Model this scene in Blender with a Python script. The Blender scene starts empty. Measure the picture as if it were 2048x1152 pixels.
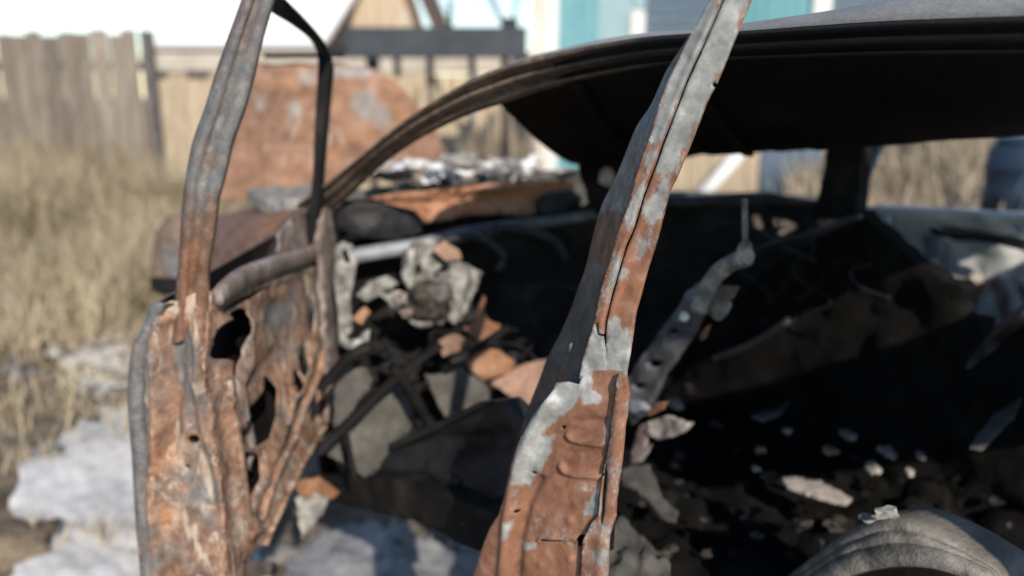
import bpy, bmesh, math, random
from mathutils import Vector, noise
from mathutils.geometry import delaunay_2d_cdt
R = math.radians
random.seed(7)
scene = bpy.context.scene
col = scene.collection

# ------------------------------------------------------------------ camera
F = 1640.0                      # focal length in pixels of the 2048 x 1152 photograph
PITCH = math.atan((576 - 190) / F)
EYE = Vector((0, 0, 1.28))
cd = bpy.data.cameras.new('camera'); cam = bpy.data.objects.new('camera', cd); col.objects.link(cam)
cam.location = EYE; cam.rotation_euler = (R(90) - PITCH, 0, 0)
cd.sensor_width = 36; cd.lens = 36 * F / 2048; cd.clip_start = .02; cd.clip_end = 600
cd.dof.use_dof = True; cd.dof.focus_distance = .84; cd.dof.aperture_fstop = 2.3
scene.camera = cam

# ------------------------------------------------------------------ light
SUN_EL, SUN_HEAD = 31, (-.30, .954)      # sunlight travels this way over the ground
w = bpy.data.worlds.new('World'); scene.world = w; w.use_nodes = True
nt = w.node_tree
sky = nt.nodes.new('ShaderNodeTexSky'); sky.sky_type = 'NISHITA'; sky.sun_disc = False
sky.sun_elevation = R(SUN_EL); sky.sun_rotation = math.atan2(-SUN_HEAD[0], -SUN_HEAD[1])
sky.air_density = 1.0; sky.dust_density = 0.0; sky.ozone_density = 1.0
nt.links.new(sky.outputs[0], nt.nodes['Background'].inputs[0]); nt.nodes['Background'].inputs[1].default_value = .13
sd = bpy.data.lights.new('sun', 'SUN'); sun = bpy.data.objects.new('sun', sd); col.objects.link(sun)
sd.energy = 4.2; sd.angle = R(.6); sd.color = (1, .885, .745)
dirv = Vector((SUN_HEAD[0] * math.cos(R(SUN_EL)), SUN_HEAD[1] * math.cos(R(SUN_EL)), -math.sin(R(SUN_EL))))
sun.rotation_euler = dirv.to_track_quat('-Z', 'Y').to_euler()
scene.view_settings.view_transform = 'Standard'; scene.view_settings.look = 'None'
scene.view_settings.exposure = .28; scene.view_settings.gamma = 1
scene.render.engine = 'CYCLES'

# ------------------------------------------------------------------ places: the car's own axes, sight lines onto real planes
cp, sp = math.cos(PITCH), math.sin(PITCH)
FW, UP, RT = Vector((0, cp, -sp)), Vector((0, sp, cp)), Vector((1, 0, 0))
CA = R(55)
D = Vector((-math.cos(CA), math.sin(CA), 0))      # towards the car's nose
N = Vector((math.sin(CA), math.cos(CA), 0))       # across the car, away from the viewer
O = Vector((.087, .868, 0))                       # foot of the near centre pillar
def car(s, n, z): return O + D * s + N * n + Vector((0, 0, z))
def ray(x, y): return FW + RT * ((x - 1024) / F) + UP * ((576 - y) / F)
def hit(x, y, p, nrm):
    r = ray(x, y); return EYE + r * ((p - EYE).dot(nrm) / r.dot(nrm))
def Pn(n): return lambda x, y: hit(x, y, car(0, n, 0), N)
PT = R(37)                                         # centre pillar face turned towards the sun to brighten it
NP = Vector((math.sin(PT), math.cos(PT), 0))
def Pp(n): return lambda x, y: hit(x, y, car(0, 0, 0) + NP * n, NP)
def Ps(s): return lambda x, y: hit(x, y, car(s, 0, 0), D)
def Pz(z): return lambda x, y: hit(x, y, Vector((0, 0, z)), Vector((0, 0, 1)))
def Py(Y): return lambda x, y: hit(x, y, Vector((0, Y, 0)), Vector((0, 1, 0)))
def Pab(a, b):                                     # upright plane through two ground points
    d = (b - a); nn = Vector((-d.y, d.x, 0)).normalized()
    return lambda x, y: hit(x, y, a, nn)
def nz(p, s=1.0, o=0.0): return noise.noise(Vector((p[0] * s + o, p[1] * s - o, (p[2] if len(p) > 2 else 0) * s + 3.1 * o)))

# ------------------------------------------------------------------ materials
def lin(h):
    h = h.lstrip('#'); v = [int(h[i:i + 2], 16) / 255 for i in (0, 2, 4)]
    return tuple(((c + .055) / 1.055) ** 2.4 if c > .04 else c / 12.92 for c in v) + (1,)
def c4(c): return tuple(c) + (1,) if len(c) == 3 else c
def nodes_of(name):
    m = bpy.data.materials.new(name); m.use_nodes = True
    t = m.node_tree; b = t.nodes['Principled BSDF']
    tc = t.nodes.new('ShaderNodeTexCoord')
    return m, t, b, tc
def noise_node(t, tc, scale, detail=6, rough=.6, stretch=None, dist=0):
    n = t.nodes.new('ShaderNodeTexNoise'); n.inputs['Scale'].default_value = scale
    n.inputs['Detail'].default_value = detail; n.inputs['Roughness'].default_value = rough
    n.inputs['Distortion'].default_value = dist
    if stretch:
        mp = t.nodes.new('ShaderNodeMapping'); mp.inputs['Scale'].default_value = stretch
        t.links.new(tc.outputs['Object'], mp.inputs[0]); t.links.new(mp.outputs[0], n.inputs['Vector'])
    else: t.links.new(tc.outputs['Object'], n.inputs['Vector'])
    return n
def ramp_node(t, src, stops):
    r = t.nodes.new('ShaderNodeValToRGB'); e = r.color_ramp.elements
    while len(e) < len(stops): e.new(.5)
    for el, (p, c) in zip(e, stops): el.position = p; el.color = c4(c)
    t.links.new(src, r.inputs[0]); return r
def bump(t, b, src, strength, dist):
    n = t.nodes.new('ShaderNodeBump'); n.inputs['Strength'].default_value = strength; n.inputs['Distance'].default_value = dist
    t.links.new(src, n.inputs['Height']); t.links.new(n.outputs[0], b.inputs['Normal'])
def surf(name, stops, scale=20, rough=.8, metal=0, bs=.4, bd=.004, stretch=None, fine=160, dist=0, per_object=0, spec=.3):
    m, t, b, tc = nodes_of(name)
    n = noise_node(t, tc, scale, stretch=stretch, dist=dist); r = ramp_node(t, n.outputs['Fac'], stops)
    f = noise_node(t, tc, fine, detail=4); fr = ramp_node(t, f.outputs['Fac'], [(.3, (.72, .72, .72)), (.7, (1.15, 1.15, 1.15))])
    mx = t.nodes.new('ShaderNodeMix'); mx.data_type = 'RGBA'; mx.blend_type = 'MULTIPLY'; mx.inputs[0].default_value = .8
    t.links.new(r.outputs[0], mx.inputs[6]); t.links.new(fr.outputs[0], mx.inputs[7])
    out = mx.outputs[2]
    if per_object:
        oi = t.nodes.new('ShaderNodeObjectInfo'); hs = t.nodes.new('ShaderNodeHueSaturation')
        mr = t.nodes.new('ShaderNodeMapRange'); mr.inputs[3].default_value = 1 - per_object; mr.inputs[4].default_value = 1 + per_object
        t.links.new(oi.outputs['Random'], mr.inputs[0]); t.links.new(mr.outputs[0], hs.inputs['Value']); t.links.new(out, hs.inputs['Color']); out = hs.outputs[0]
    t.links.new(out, b.inputs['Base Color'])
    b.inputs['Specular IOR Level'].default_value = spec
    b.inputs['Roughness'].default_value = rough; b.inputs['Metallic'].default_value = metal
    ad = t.nodes.new('ShaderNodeMath'); t.links.new(n.outputs['Fac'], ad.inputs[0]); t.links.new(f.outputs['Fac'], ad.inputs[1])
    bump(t, b, ad.outputs[0], bs, bd)
    return m
def rusty(name, rust, paint, soot=(.03, .027, .025), bias=.0, sharp=.05, scale=14, rough=.62, fine=260, soot_amt=.25, bd=.0009, wobble=.9, stretch=None, flake_highlight=None, flake_highlight_amt=.5, spec=.25, grain=.7, n2s=3.3):
    """bare rust with islands of old paint; a 'paint' vertex value pushes the islands where they are"""
    m, t, b, tc = nodes_of(name)
    n1 = noise_node(t, tc, scale, 10, .74, stretch); n2 = noise_node(t, tc, scale * n2s, 6, .6); n3 = noise_node(t, tc, fine, 3, .6)
    n4 = noise_node(t, tc, scale * .7, 5, .6, dist=.6)
    rr = ramp_node(t, n2.outputs['Fac'], rust); pr = ramp_node(t, n2.outputs['Fac'], paint)
    n6 = noise_node(t, tc, scale * .33, 7, .7, dist=1.2)         # broad stains: darker brown and brighter orange areas
    st_ = ramp_node(t, n6.outputs['Fac'], [(.34, (.62, .57, .55)), (.46, (.94, .94, .94)), (.56, (1.02, 1.0, .97)), (.66, (1.28, 1.12, .92))])
    ms = t.nodes.new('ShaderNodeMix'); ms.data_type = 'RGBA'; ms.blend_type = 'MULTIPLY'; ms.inputs[0].default_value = 1
    t.links.new(rr.outputs[0], ms.inputs[6]); t.links.new(st_.outputs[0], ms.inputs[7])
    at = t.nodes.new('ShaderNodeAttribute'); at.attribute_name = 'paint'
    m1 = t.nodes.new('ShaderNodeMath'); m1.operation = 'MULTIPLY_ADD'; m1.inputs[1].default_value = wobble * 2.4; m1.inputs[2].default_value = bias - wobble * 1.2
    t.links.new(n1.outputs['Fac'], m1.inputs[0])
    m2 = t.nodes.new('ShaderNodeMath'); m2.operation = 'ADD'; t.links.new(m1.outputs[0], m2.inputs[0]); t.links.new(at.outputs['Fac'], m2.inputs[1])
    msk = ramp_node(t, m2.outputs[0], [(.40 - sharp, (0, 0, 0)), (.5 - sharp * .6, (.22, .22, .22)), (.5 + sharp, (.85, .85, .85)), (.62 + sharp, (1, 1, 1))])
    mx = t.nodes.new('ShaderNodeMix'); mx.data_type = 'RGBA'
    t.links.new(msk.outputs[0], mx.inputs[0]); t.links.new(ms.outputs[2], mx.inputs[6]); t.links.new(pr.outputs[0], mx.inputs[7])
    sm = ramp_node(t, n4.outputs['Fac'], [(.56, (0, 0, 0)), (.72, (soot_amt * 2,) * 3)])
    base = mx.outputs[2]
    if flake_highlight:                                                   # pale peeling primer in thin upright tatters, doubling as painted highlights
        n5 = noise_node(t, tc, scale * 1.6, 9, .72, (1, 1, .38), .8)
        fm_ = ramp_node(t, n5.outputs['Fac'], [(flake_highlight_amt, (0, 0, 0)), (flake_highlight_amt + .07, (.85, .85, .85))])
        mf = t.nodes.new('ShaderNodeMix'); mf.data_type = 'RGBA'; mf.inputs[7].default_value = c4(flake_highlight)
        t.links.new(fm_.outputs[0], mf.inputs[0]); t.links.new(base, mf.inputs[6]); base = mf.outputs[2]
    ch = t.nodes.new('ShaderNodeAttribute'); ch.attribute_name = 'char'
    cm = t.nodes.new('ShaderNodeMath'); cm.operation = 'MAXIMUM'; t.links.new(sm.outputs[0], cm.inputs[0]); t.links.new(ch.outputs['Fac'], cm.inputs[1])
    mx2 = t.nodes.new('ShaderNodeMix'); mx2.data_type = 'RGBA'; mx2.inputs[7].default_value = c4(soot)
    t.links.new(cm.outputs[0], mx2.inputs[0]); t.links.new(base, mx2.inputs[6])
    b.inputs['Specular IOR Level'].default_value = spec
    fr = ramp_node(t, n3.outputs['Fac'], [(.32, (.6, .6, .6)), (.68, (1.2, 1.2, 1.2))])
    mx3 = t.nodes.new('ShaderNodeMix'); mx3.data_type = 'RGBA'; mx3.blend_type = 'MULTIPLY'; mx3.inputs[0].default_value = grain
    t.links.new(mx2.outputs[2], mx3.inputs[6]); t.links.new(fr.outputs[0], mx3.inputs[7])
    t.links.new(mx3.outputs[2], b.inputs['Base Color'])
    ro = t.nodes.new('ShaderNodeMapRange'); ro.inputs[3].default_value = rough + .2; ro.inputs[4].default_value = rough - .08
    t.links.new(msk.outputs[0], ro.inputs[0]); t.links.new(ro.outputs[0], b.inputs['Roughness'])
    a = t.nodes.new('ShaderNodeMath'); t.links.new(n2.outputs['Fac'], a.inputs[0]); t.links.new(n3.outputs['Fac'], a.inputs[1])
    a2 = t.nodes.new('ShaderNodeMath'); a2.operation = 'MULTIPLY_ADD'; a2.inputs[1].default_value = .5
    t.links.new(msk.outputs[0], a2.inputs[0]); t.links.new(a.outputs[0], a2.inputs[2])
    bump(t, b, a2.outputs[0], .6, bd)
    return m
RUST = [(.30, (.17, .095, .064)), (.5, (.32, .19, .13)), (.68, (.46, .32, .24))]
RUST_O = [(.34, (.19, .088, .056)), (.47, (.265, .128, .080)), (.56, (.30, .150, .095)), (.68, (.37, .215, .15))]
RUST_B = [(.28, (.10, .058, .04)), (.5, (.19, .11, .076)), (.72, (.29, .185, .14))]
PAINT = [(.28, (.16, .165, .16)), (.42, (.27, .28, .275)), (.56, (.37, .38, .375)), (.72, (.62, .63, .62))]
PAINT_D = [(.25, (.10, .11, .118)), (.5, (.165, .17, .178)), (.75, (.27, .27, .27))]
M = {}
M['pillar'] = rusty('pillar_rust_and_paint', RUST_O, PAINT, scale=34, wobble=1.35, sharp=.12, soot_amt=.2, flake_highlight=(.58, .52, .46), flake_highlight_amt=.65, rough=.42, grain=.18, bd=.00025, n2s=1.1, spec=.4, stretch=(1, 1, .55))
M['pillar_dark'] = rusty('pillar_painted_shade', RUST_B, PAINT_D, scale=16, wobble=.9, sharp=.15)  # pillar colours again, darkened to paint in the shaded side
M['door'] = rusty('door_rust', RUST, PAINT_D, scale=22, wobble=1.0, bias=.2, sharp=.2, soot_amt=.25, bd=.0022, grain=.35, n2s=2.2, flake_highlight=(.52, .44, .36), flake_highlight_amt=.53)
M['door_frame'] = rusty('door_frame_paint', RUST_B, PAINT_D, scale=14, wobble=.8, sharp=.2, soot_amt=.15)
M['belt'] = surf('greyed_trim_steel', [(.3, (.14, .105, .09)), (.5, (.24, .195, .18)), (.7, (.40, .35, .335))], 24, .55, 0, .4)
M['rail'] = rusty('rail_burnt_brown', [(.3, (.11, .088, .075)), (.5, (.21, .16, .132)), (.7, (.34, .255, .205))], PAINT_D, soot=(.018, .020, .024), scale=18, bias=-.02, wobble=.8, soot_amt=.12)
M['hood'] = rusty('hood_rust', [(.3, (.18, .105, .072)), (.5, (.285, .165, .112)), (.7, (.36, .235, .175))], [(.3, (.24, .22, .205)), (.6, (.36, .335, .315))], scale=6, bias=.06, wobble=1.6, sharp=.25, grain=.4, soot_amt=.1, flake_highlight=(.5, .42, .36), flake_highlight_amt=.6)
M['cowl'] = rusty('cowl_rust', [(.3, (.26, .12, .07)), (.5, (.43, .22, .135)), (.7, (.52, .31, .21))], PAINT_D, scale=9, bias=-.1, wobble=1.0, sharp=.2, soot_amt=.3)
M['soot'] = surf('soot_black', [(.3, (.009, .0088, .009)), (.5, (.017, .0165, .0165)), (.62, (.03, .028, .027)), (.75, (.055, .05, .047))], 9, .8, 0, .6, .01, spec=.12)
M['soot_roof'] = surf('soot_roof_lining', [(.3, (.007, .0075, .008)), (.5, (.012, .0125, .0135)), (.7, (.022, .021, .021))], 5, .7, 0, .3, .004, spec=.1)
M['soot_sheen'] = surf('soot_on_smooth_steel', [(.3, (.010, .0105, .012)), (.5, (.022, .023, .027)), (.7, (.05, .052, .058))], 8, .42, .1, .4, .006, spec=.3)
M['char'] = surf('charred_foam', [(.3, (.008, .0076, .0075)), (.5, (.017, .016, .0155)), (.62, (.032, .029, .027)), (.75, (.065, .056, .05))], 13, .95, 0, .9, .012, spec=.08)
M['debris'] = surf('brown_grey_ash', [(.3, (.025, .023, .021)), (.5, (.06, .053, .047)), (.65, (.12, .105, .09)), (.78, (.2, .18, .16))], 26, .9, 0, .6, .004, spec=.1)
M['black'] = surf('deep_char_black', [(.3, (.006, .006, .0062)), (.52, (.0105, .0103, .0102)), (.62, (.0145, .0142, .014)), (.74, (.026, .025, .0245))], 17, .9, 0, .8, .01, spec=.1)
M['arch'] = surf('grey_burnt_arch', [(.3, (.09, .083, .075)), (.45, (.19, .175, .155)), (.58, (.28, .255, .225)), (.72, (.40, .375, .34))], 22, .7, .0, .6, .003, stretch=(.5, .5, 2.2))
M['ash_metal'] = surf('ash_grey_alloy', [(.3, (.07, .068, .062)), (.47, (.22, .22, .21)), (.58, (.38, .38, .36)), (.72, (.56, .55, .51))], 34, .65, .1, .5)
M['ash_blue'] = surf('blued_steel_tube', [(.3, (.20, .22, .25)), (.6, (.38, .41, .45))], 20, .45, .3, .3)
M['grey_floor'] = surf('grey_burnt_floor', [(.3, (.06, .06, .056)), (.55, (.115, .112, .104)), (.75, (.19, .175, .16))], 16, .85, 0, .5)
M['rust_plain'] = surf('orange_rust', [(.3, (.16, .08, .045)), (.55, (.30, .155, .09)), (.75, (.42, .26, .17))], 10, .85, 0, .5)
M['rust_pink'] = surf('pink_rust', [(.3, (.20, .12, .09)), (.6, (.40, .26, .20))], 14, .85, 0, .4)
M['seat_steel'] = surf('seat_frame_steel', [(.3, (.055, .058, .065)), (.55, (.15, .158, .17)), (.75, (.28, .27, .265))], 18, .5, .35, .5)
M['pale'] = surf('pale_ash_scrap', [(.3, (.30, .27, .245)), (.6, (.46, .42, .39))], 30, .85, 0, .4)
M['fardoor'] = rusty('far_door_white', [(.3, (.15, .08, .055)), (.6, (.30, .17, .12))], [(.3, (.58, .61, .62)), (.6, (.74, .76, .77))], scale=9, bias=.22, wobble=1.2, sharp=.12, soot_amt=.08)
M['roof_out'] = surf('roof_skin_grey', [(.3, (.20, .20, .195)), (.55, (.29, .29, .285)), (.75, (.36, .35, .34))], 7, .55, .1, .25)
M['snow'] = surf('old_snow', [(.3, (.50, .49, .475)), (.42, (.66, .655, .64)), (.55, (.74, .735, .725)), (.75, (.79, .785, .775))], 14, .7, 0, .6, .008, fine=110)
M['roof_snow'] = surf('clean_roof_snow', [(.3, (.80, .82, .84)), (.7, (.88, .89, .89))], 2, .7, 0, .2)
M['snow_dirt_shade'] = surf('dirty_snow_painted_shade', [(.34, (.03, .03, .032)), (.42, (.24, .245, .255)), (.6, (.40, .41, .425)), (.8, (.5, .51, .52))], 11, .75, 0, .6, .02, fine=60)  # darkened to paint in shade beneath the door; dark spots are dirt
M['dirt'] = surf('dry_dirt_and_straw', [(.28, (.075, .058, .044)), (.45, (.17, .135, .10)), (.6, (.26, .21, .155)), (.78, (.36, .30, .22))], 5, .95, 0, .9, .03, fine=55)
M['straw'] = surf('dry_straw', [(.3, (.30, .24, .155)), (.55, (.54, .46, .32)), (.75, (.68, .61, .46))], 2.2, .85, 0, .1, fine=30)
M['litter'] = surf('dead_leaf_litter', [(.3, (.09, .065, .045)), (.55, (.21, .155, .105)), (.75, (.36, .29, .2))], 12, .9, 0, .1)
M['fence'] = surf('weathered_fence_board', [(.3, (.15, .125, .103)), (.55, (.245, .21, .178)), (.75, (.32, .28, .245))], 6, .9, 0, .4, .004, stretch=(6, 6, .7), per_object=.3)
M['fence_post'] = surf('dark_post_wood', [(.3, (.09, .082, .08)), (.7, (.17, .155, .15))], 8, .9, 0, .4)
M['tan'] = surf('tan_fence_board', [(.3, (.36, .285, .20)), (.55, (.50, .41, .30)), (.75, (.60, .51, .39))], 5, .9, 0, .3, .004, stretch=(5, 5, .8), per_object=.12)
M['tan_cap'] = surf('pale_wall_cap', [(.3, (.42, .37, .31)), (.7, (.58, .53, .46))], 4, .9, 0, .3)
M['gable'] = surf('raw_pine_gable', [(.3, (.50, .38, .26)), (.6, (.64, .51, .38))], 4, .8, 0, .2, .003, stretch=(5, 5, .6), per_object=.1)
M['fascia'] = surf('brown_fascia', [(.3, (.09, .05, .035)), (.7, (.17, .10, .07))], 6, .8, 0, .2)
M['navy'] = surf('dark_slate_steel', [(.3, (.035, .043, .054)), (.7, (.062, .072, .085))], 4, .55, .1, .2)
M['black_steel'] = surf('black_steel', [(.3, (.012, .013, .016)), (.7, (.03, .032, .036))], 8, .5, .2, .2)
M['teal'] = surf('teal_painted_plank', [(.3, (.11, .29, .34)), (.6, (.15, .36, .41)), (.8, (.22, .43, .47))], 4, .65, 0, .25, stretch=(4, 4, .6), per_object=.08)
M['teal_pale'] = surf('pale_teal_plank', [(.3, (.26, .40, .44)), (.7, (.36, .50, .53))], 4, .7, 0, .2, per_object=.06)
M['white'] = surf('white_paint', [(.3, (.72, .72, .70)), (.7, (.82, .82, .80))], 5, .6, 0, .15)
M['cream'] = surf('cream_paint', [(.3, (.66, .60, .50)), (.7, (.78, .74, .66))], 5, .7, 0, .15)
M['slate'] = surf('blue_grey_siding', [(.3, (.075, .115, .165)), (.7, (.11, .16, .215))], 3, .6, 0, .15)
M['blue'] = surf('dark_blue_plastic', [(.3, (.012, .028, .055)), (.7, (.03, .052, .085))], 4, .5, 0, .2)
M['hay'] = surf('dead_shrub', [(.3, (.24, .195, .14)), (.55, (.44, .37, .28)), (.75, (.62, .54, .43))], 4, .9, 0, .1, fine=30)
M['stone'] = surf('grey_stone', [(.3, (.10, .10, .10)), (.7, (.24, .235, .22))], 12, .9, 0, .6)
M['twig'] = surf('dark_twig', [(.3, (.05, .04, .03)), (.7, (.11, .09, .07))], 12, .9, 0, .3)

# ------------------------------------------------------------------ builders
OFF = {}
def off(p): return OFF.get(p.name, Vector()) if p else Vector()
def root(name, loc, label, cat, group=None):
    o = bpy.data.objects.new(name, None); col.objects.link(o); o.location = loc; o.empty_display_size = .1
    OFF[o.name] = Vector(loc); tag(o, label, cat, group); return o
def tag(o, label=None, cat=None, group=None, kind=None):
    if label: o['label'] = label
    if cat: o['category'] = cat
    if group: o['group'] = group
    if kind: o['kind'] = kind
    return o
def mk(name, vs, fs, mat, parent=None, smooth=False, mats=None, fmat=None, attr=None, base=None, label=None, char=None):
    o0 = off(parent)
    b = Vector(base) if base is not None else (o0 if parent else Vector())
    me = bpy.data.meshes.new(name); me.from_pydata([Vector(v) - b for v in vs], [], fs)
    for m in (mats or [mat]): me.materials.append(M[m])
    if fmat: me.polygons.foreach_set('material_index', fmat)
    if smooth: me.polygons.foreach_set('use_smooth', [True] * len(me.polygons))
    if attr is not None:
        a = me.attributes.new('paint', 'FLOAT', 'POINT'); a.data.foreach_set('value', attr)
    if char is not None:
        a = me.attributes.new('char', 'FLOAT', 'POINT'); a.data.foreach_set('value', char)
    me.update()
    o = bpy.data.objects.new(name, me); col.objects.link(o)
    o.location = b - o0
    OFF[o.name] = b
    if parent: o.parent = parent
    if label: o['label'] = label
    return o
def inside(p, poly):
    x, y = p; r = False; j = len(poly) - 1
    for i in range(len(poly)):
        xi, yi = poly[i]; xj, yj = poly[j]
        if (yi > y) != (yj > y) and x < (xj - xi) * (y - yi) / (yj - yi) + xi: r = not r
        j = i
    return r
def dens(poly, step):
    out = []
    for i in range(len(poly)):
        a, b = poly[i], poly[(i + 1) % len(poly)]
        k = max(1, int(math.hypot(b[0] - a[0], b[1] - a[1]) / step))
        for q in range(k): out.append((a[0] + (b[0] - a[0]) * q / k, a[1] + (b[1] - a[1]) * q / k))
    return out
def smooth_line(p, k=4, closed=False):
    """Catmull-Rom through the points"""
    n = len(p); out = []
    rng = range(n) if closed else range(n - 1)
    for i in rng:
        if closed: a, b, c, d = p[(i - 1) % n], p[i], p[(i + 1) % n], p[(i + 2) % n]
        else: a, b, c, d = p[max(i - 1, 0)], p[i], p[i + 1], p[min(i + 2, n - 1)]
        for q in range(k):
            t = q / k
            out.append(tuple(.5 * (2 * b[m] + (c[m] - a[m]) * t + (2 * a[m] - 5 * b[m] + 4 * c[m] - d[m]) * t * t + (3 * b[m] - a[m] - 3 * c[m] + d[m]) * t ** 3) for m in range(len(b))))
    if not closed: out.append(tuple(p[-1]))
    return out
def sheet(name, outline, fn, mat, parent=None, holes=(), step=14, h=None, thick=.002, paint=None, curve=False, jag=0, label=None, mats=None, base=None, smooth=True):
    """a bent piece of sheet metal: outline with holes on a real plane, relief h along its normal, its own thickness"""
    ol = smooth_line(outline, 3, True) if curve else list(outline)
    ol = dens(ol, step)
    if jag: ol = [(x + jag * nz((x, y), .11, 1.7), y + jag * nz((x, y), .11, 9.2)) for x, y in ol]
    hs = [dens(smooth_line(q, 3, True), step * .7) for q in holes]
    pts = [Vector(p) for p in ol]; edges = [(i, (i + 1) % len(ol)) for i in range(len(ol))]
    for q in hs:
        b = len(pts); pts += [Vector(p) for p in q]; edges += [(b + i, b + (i + 1) % len(q)) for i in range(len(q))]
    x0 = min(p[0] for p in ol); x1 = max(p[0] for p in ol); y0 = min(p[1] for p in ol); y1 = max(p[1] for p in ol)
    nb = list(pts)
    y = y0 + step / 2; row = 0
    while y < y1:
        x = x0 + step / 2 + (row % 2) * step / 2
        while x < x1:
            if inside((x, y), ol) and not any(inside((x, y), q) for q in hs): pts.append(Vector((x, y)))
            x += step
        y += step; row += 1
    v, e, f, *_ = delaunay_2d_cdt(pts, edges, [], 0, 1e-4)
    keep = []
    for t in f:
        c = sum((v[i] for i in t), Vector((0, 0))) / len(t)
        if inside(c, ol) and not any(inside(c, q) for q in hs): keep.append(list(t))
    used = sorted({i for t in keep for i in t}); ix = {o: k for k, o in enumerate(used)}
    uv = [(v[i].x, v[i].y) for i in used]
    tris = [[ix[i] for i in t] for t in keep]
    P = [fn(*p) for p in uv]
    cx, cy = (x0 + x1) / 2, (y0 + y1) / 2
    a = fn(cx, cy); nrm = (fn(cx + 4, cy) - a).cross(fn(cx, cy + 4) - a).normalized()
    if nrm.dot(EYE - a) < 0: nrm = -nrm
    if h: P = [p + nrm * h(*q) for p, q in zip(P, uv)]
    k = len(P)
    # orient tris towards viewer
    out = []
    for t in tris:
        q = (P[t[1]] - P[t[0]]).cross(P[t[2]] - P[t[0]])
        out.append(t if q.dot(nrm) > 0 else t[::-1])
    cnt = {}
    for t in out:
        for i in range(3): cnt[(t[i], t[(i + 1) % 3])] = 1
    fs = list(out) + [[i + k for i in t[::-1]] for t in out]
    for (i, j) in list(cnt):
        if (j, i) not in cnt: fs.append([j, i, i + k, j + k])
    P2 = P + [p - nrm * thick for p in P]
    at = None
    if paint: at = [paint(*q) for q in uv] * 2
    o = mk(name, P2, fs, mat, parent, False, mats, None, at, base, label)
    if smooth:
        sm = [True] * (2 * len(out)) + [False] * (len(fs) - 2 * len(out))
        o.data.polygons.foreach_set('use_smooth', sm)
    return o
def tube(name, path, r, mat, parent=None, sides=10, base=None, label=None, squash=1):
    path = [Vector(p) for p in path]; rs = r if isinstance(r, (list, tuple)) else [r] * len(path)
    vs, fs = [], []
    up = Vector((0, 0, 1))
    for i, p in enumerate(path):
        t = (path[min(i + 1, len(path) - 1)] - path[max(i - 1, 0)]).normalized()
        u = t.cross(up if abs(t.z) < .95 else Vector((1, 0, 0))).normalized(); q = u.cross(t)
        for k in range(sides):
            a = 2 * math.pi * k / sides; vs.append(p + (u * math.cos(a) + q * math.sin(a) * squash) * rs[i])
    for i in range(len(path) - 1):
        for k in range(sides): fs.append([i * sides + k, i * sides + (k + 1) % sides, (i + 1) * sides + (k + 1) % sides, (i + 1) * sides + k])
    fs.append(list(range(sides))[::-1]); fs.append([(len(path) - 1) * sides + k for k in range(sides)])
    return mk(name, vs, fs, mat, parent, True, base=base, label=label)
def hexa(c, ax, ay, az):
    vs = [c + ax * i + ay * j + az * k for k in (-1, 1) for j in (-1, 1) for i in (-1, 1)]
    return vs, [[0, 2, 3, 1], [4, 5, 7, 6], [0, 1, 5, 4], [2, 6, 7, 3], [0, 4, 6, 2], [1, 3, 7, 5]]
def box(name, a, b, mat, parent=None, rot=0, base=None, label=None):
    """axis box between corners a and b, chamfered a little"""
    a, b = Vector(a), Vector(b); c = (a + b) / 2; d = (b - a) / 2
    bm = bmesh.new(); vs, fs = hexa(Vector(), Vector((d.x, 0, 0)), Vector((0, d.y, 0)), Vector((0, 0, d.z)))
    bv = [bm.verts.new(v) for v in vs]
    for f in fs: bm.faces.new([bv[i] for i in f])
    m = min(abs(d.x), abs(d.y), abs(d.z))
    bmesh.ops.bevel(bm, geom=bm.edges[:], offset=m * .25, segments=1, affect='EDGES')
    bm.verts.index_update()
    cr, sr = math.cos(rot), math.sin(rot)
    V = [Vector((v.co.x * cr - v.co.z * sr, v.co.y, v.co.x * sr + v.co.z * cr)) + c for v in bm.verts]
    Fc = [[v.index for v in f.verts] for f in bm.faces]; bm.free()
    return mk(name, V, Fc, mat, parent, base=base, label=label)
def bar(name, p, q, w, t, mat, parent=None, nrm=None, base=None, label=None):
    """flat strip from p to q, w wide, t thick, chamfered"""
    p, q = Vector(p), Vector(q); d = q - p; nn = Vector(nrm) if nrm is not None else (EYE - p)
    s = d.cross(nn).normalized(); n2 = s.cross(d).normalized()
    sec = [(-1, -.7), (-.8, -1), (.8, -1), (1, -.7), (1, .7), (.8, 1), (-.8, 1), (-1, .7)]
    vs = []
    for e in (p, q): vs += [e + s * (x * w / 2) + n2 * (y * t / 2) for x, y in sec]
    fs = [[i, (i + 1) % 8, 8 + (i + 1) % 8, 8 + i] for i in range(8)] + [list(range(8))[::-1], list(range(8, 16))]
    return mk(name, vs, fs, mat, parent, base=base, label=label)
def blob(name, c, size, mat, parent=None, seed=0, sub=3, amp=.35, freq=2.0, base=None, rotz=0, label=None, flat=None):
    bm = bmesh.new(); bmesh.ops.create_icosphere(bm, subdivisions=sub, radius=1)
    V = []
    cr, sr = math.cos(rotz), math.sin(rotz)
    for v in bm.verts:
        k = 1 + amp * nz(v.co, freq, seed * 1.37 + .5) + amp * .5 * nz(v.co, freq * 2.7, seed + 4.1)
        q = Vector((v.co.x * size[0] * k, v.co.y * size[1] * k, v.co.z * size[2] * k))
        if flat is not None and q.z < flat: q.z = flat
        V.append(Vector((q.x * cr - q.y * sr, q.x * sr + q.y * cr, q.z)) + Vector(c))
    Fc = [[v.index for v in f.verts] for f in bm.faces]; bm.free()
    return mk(name, V, Fc, mat, parent, sub > 2, base=base, label=label)
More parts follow.
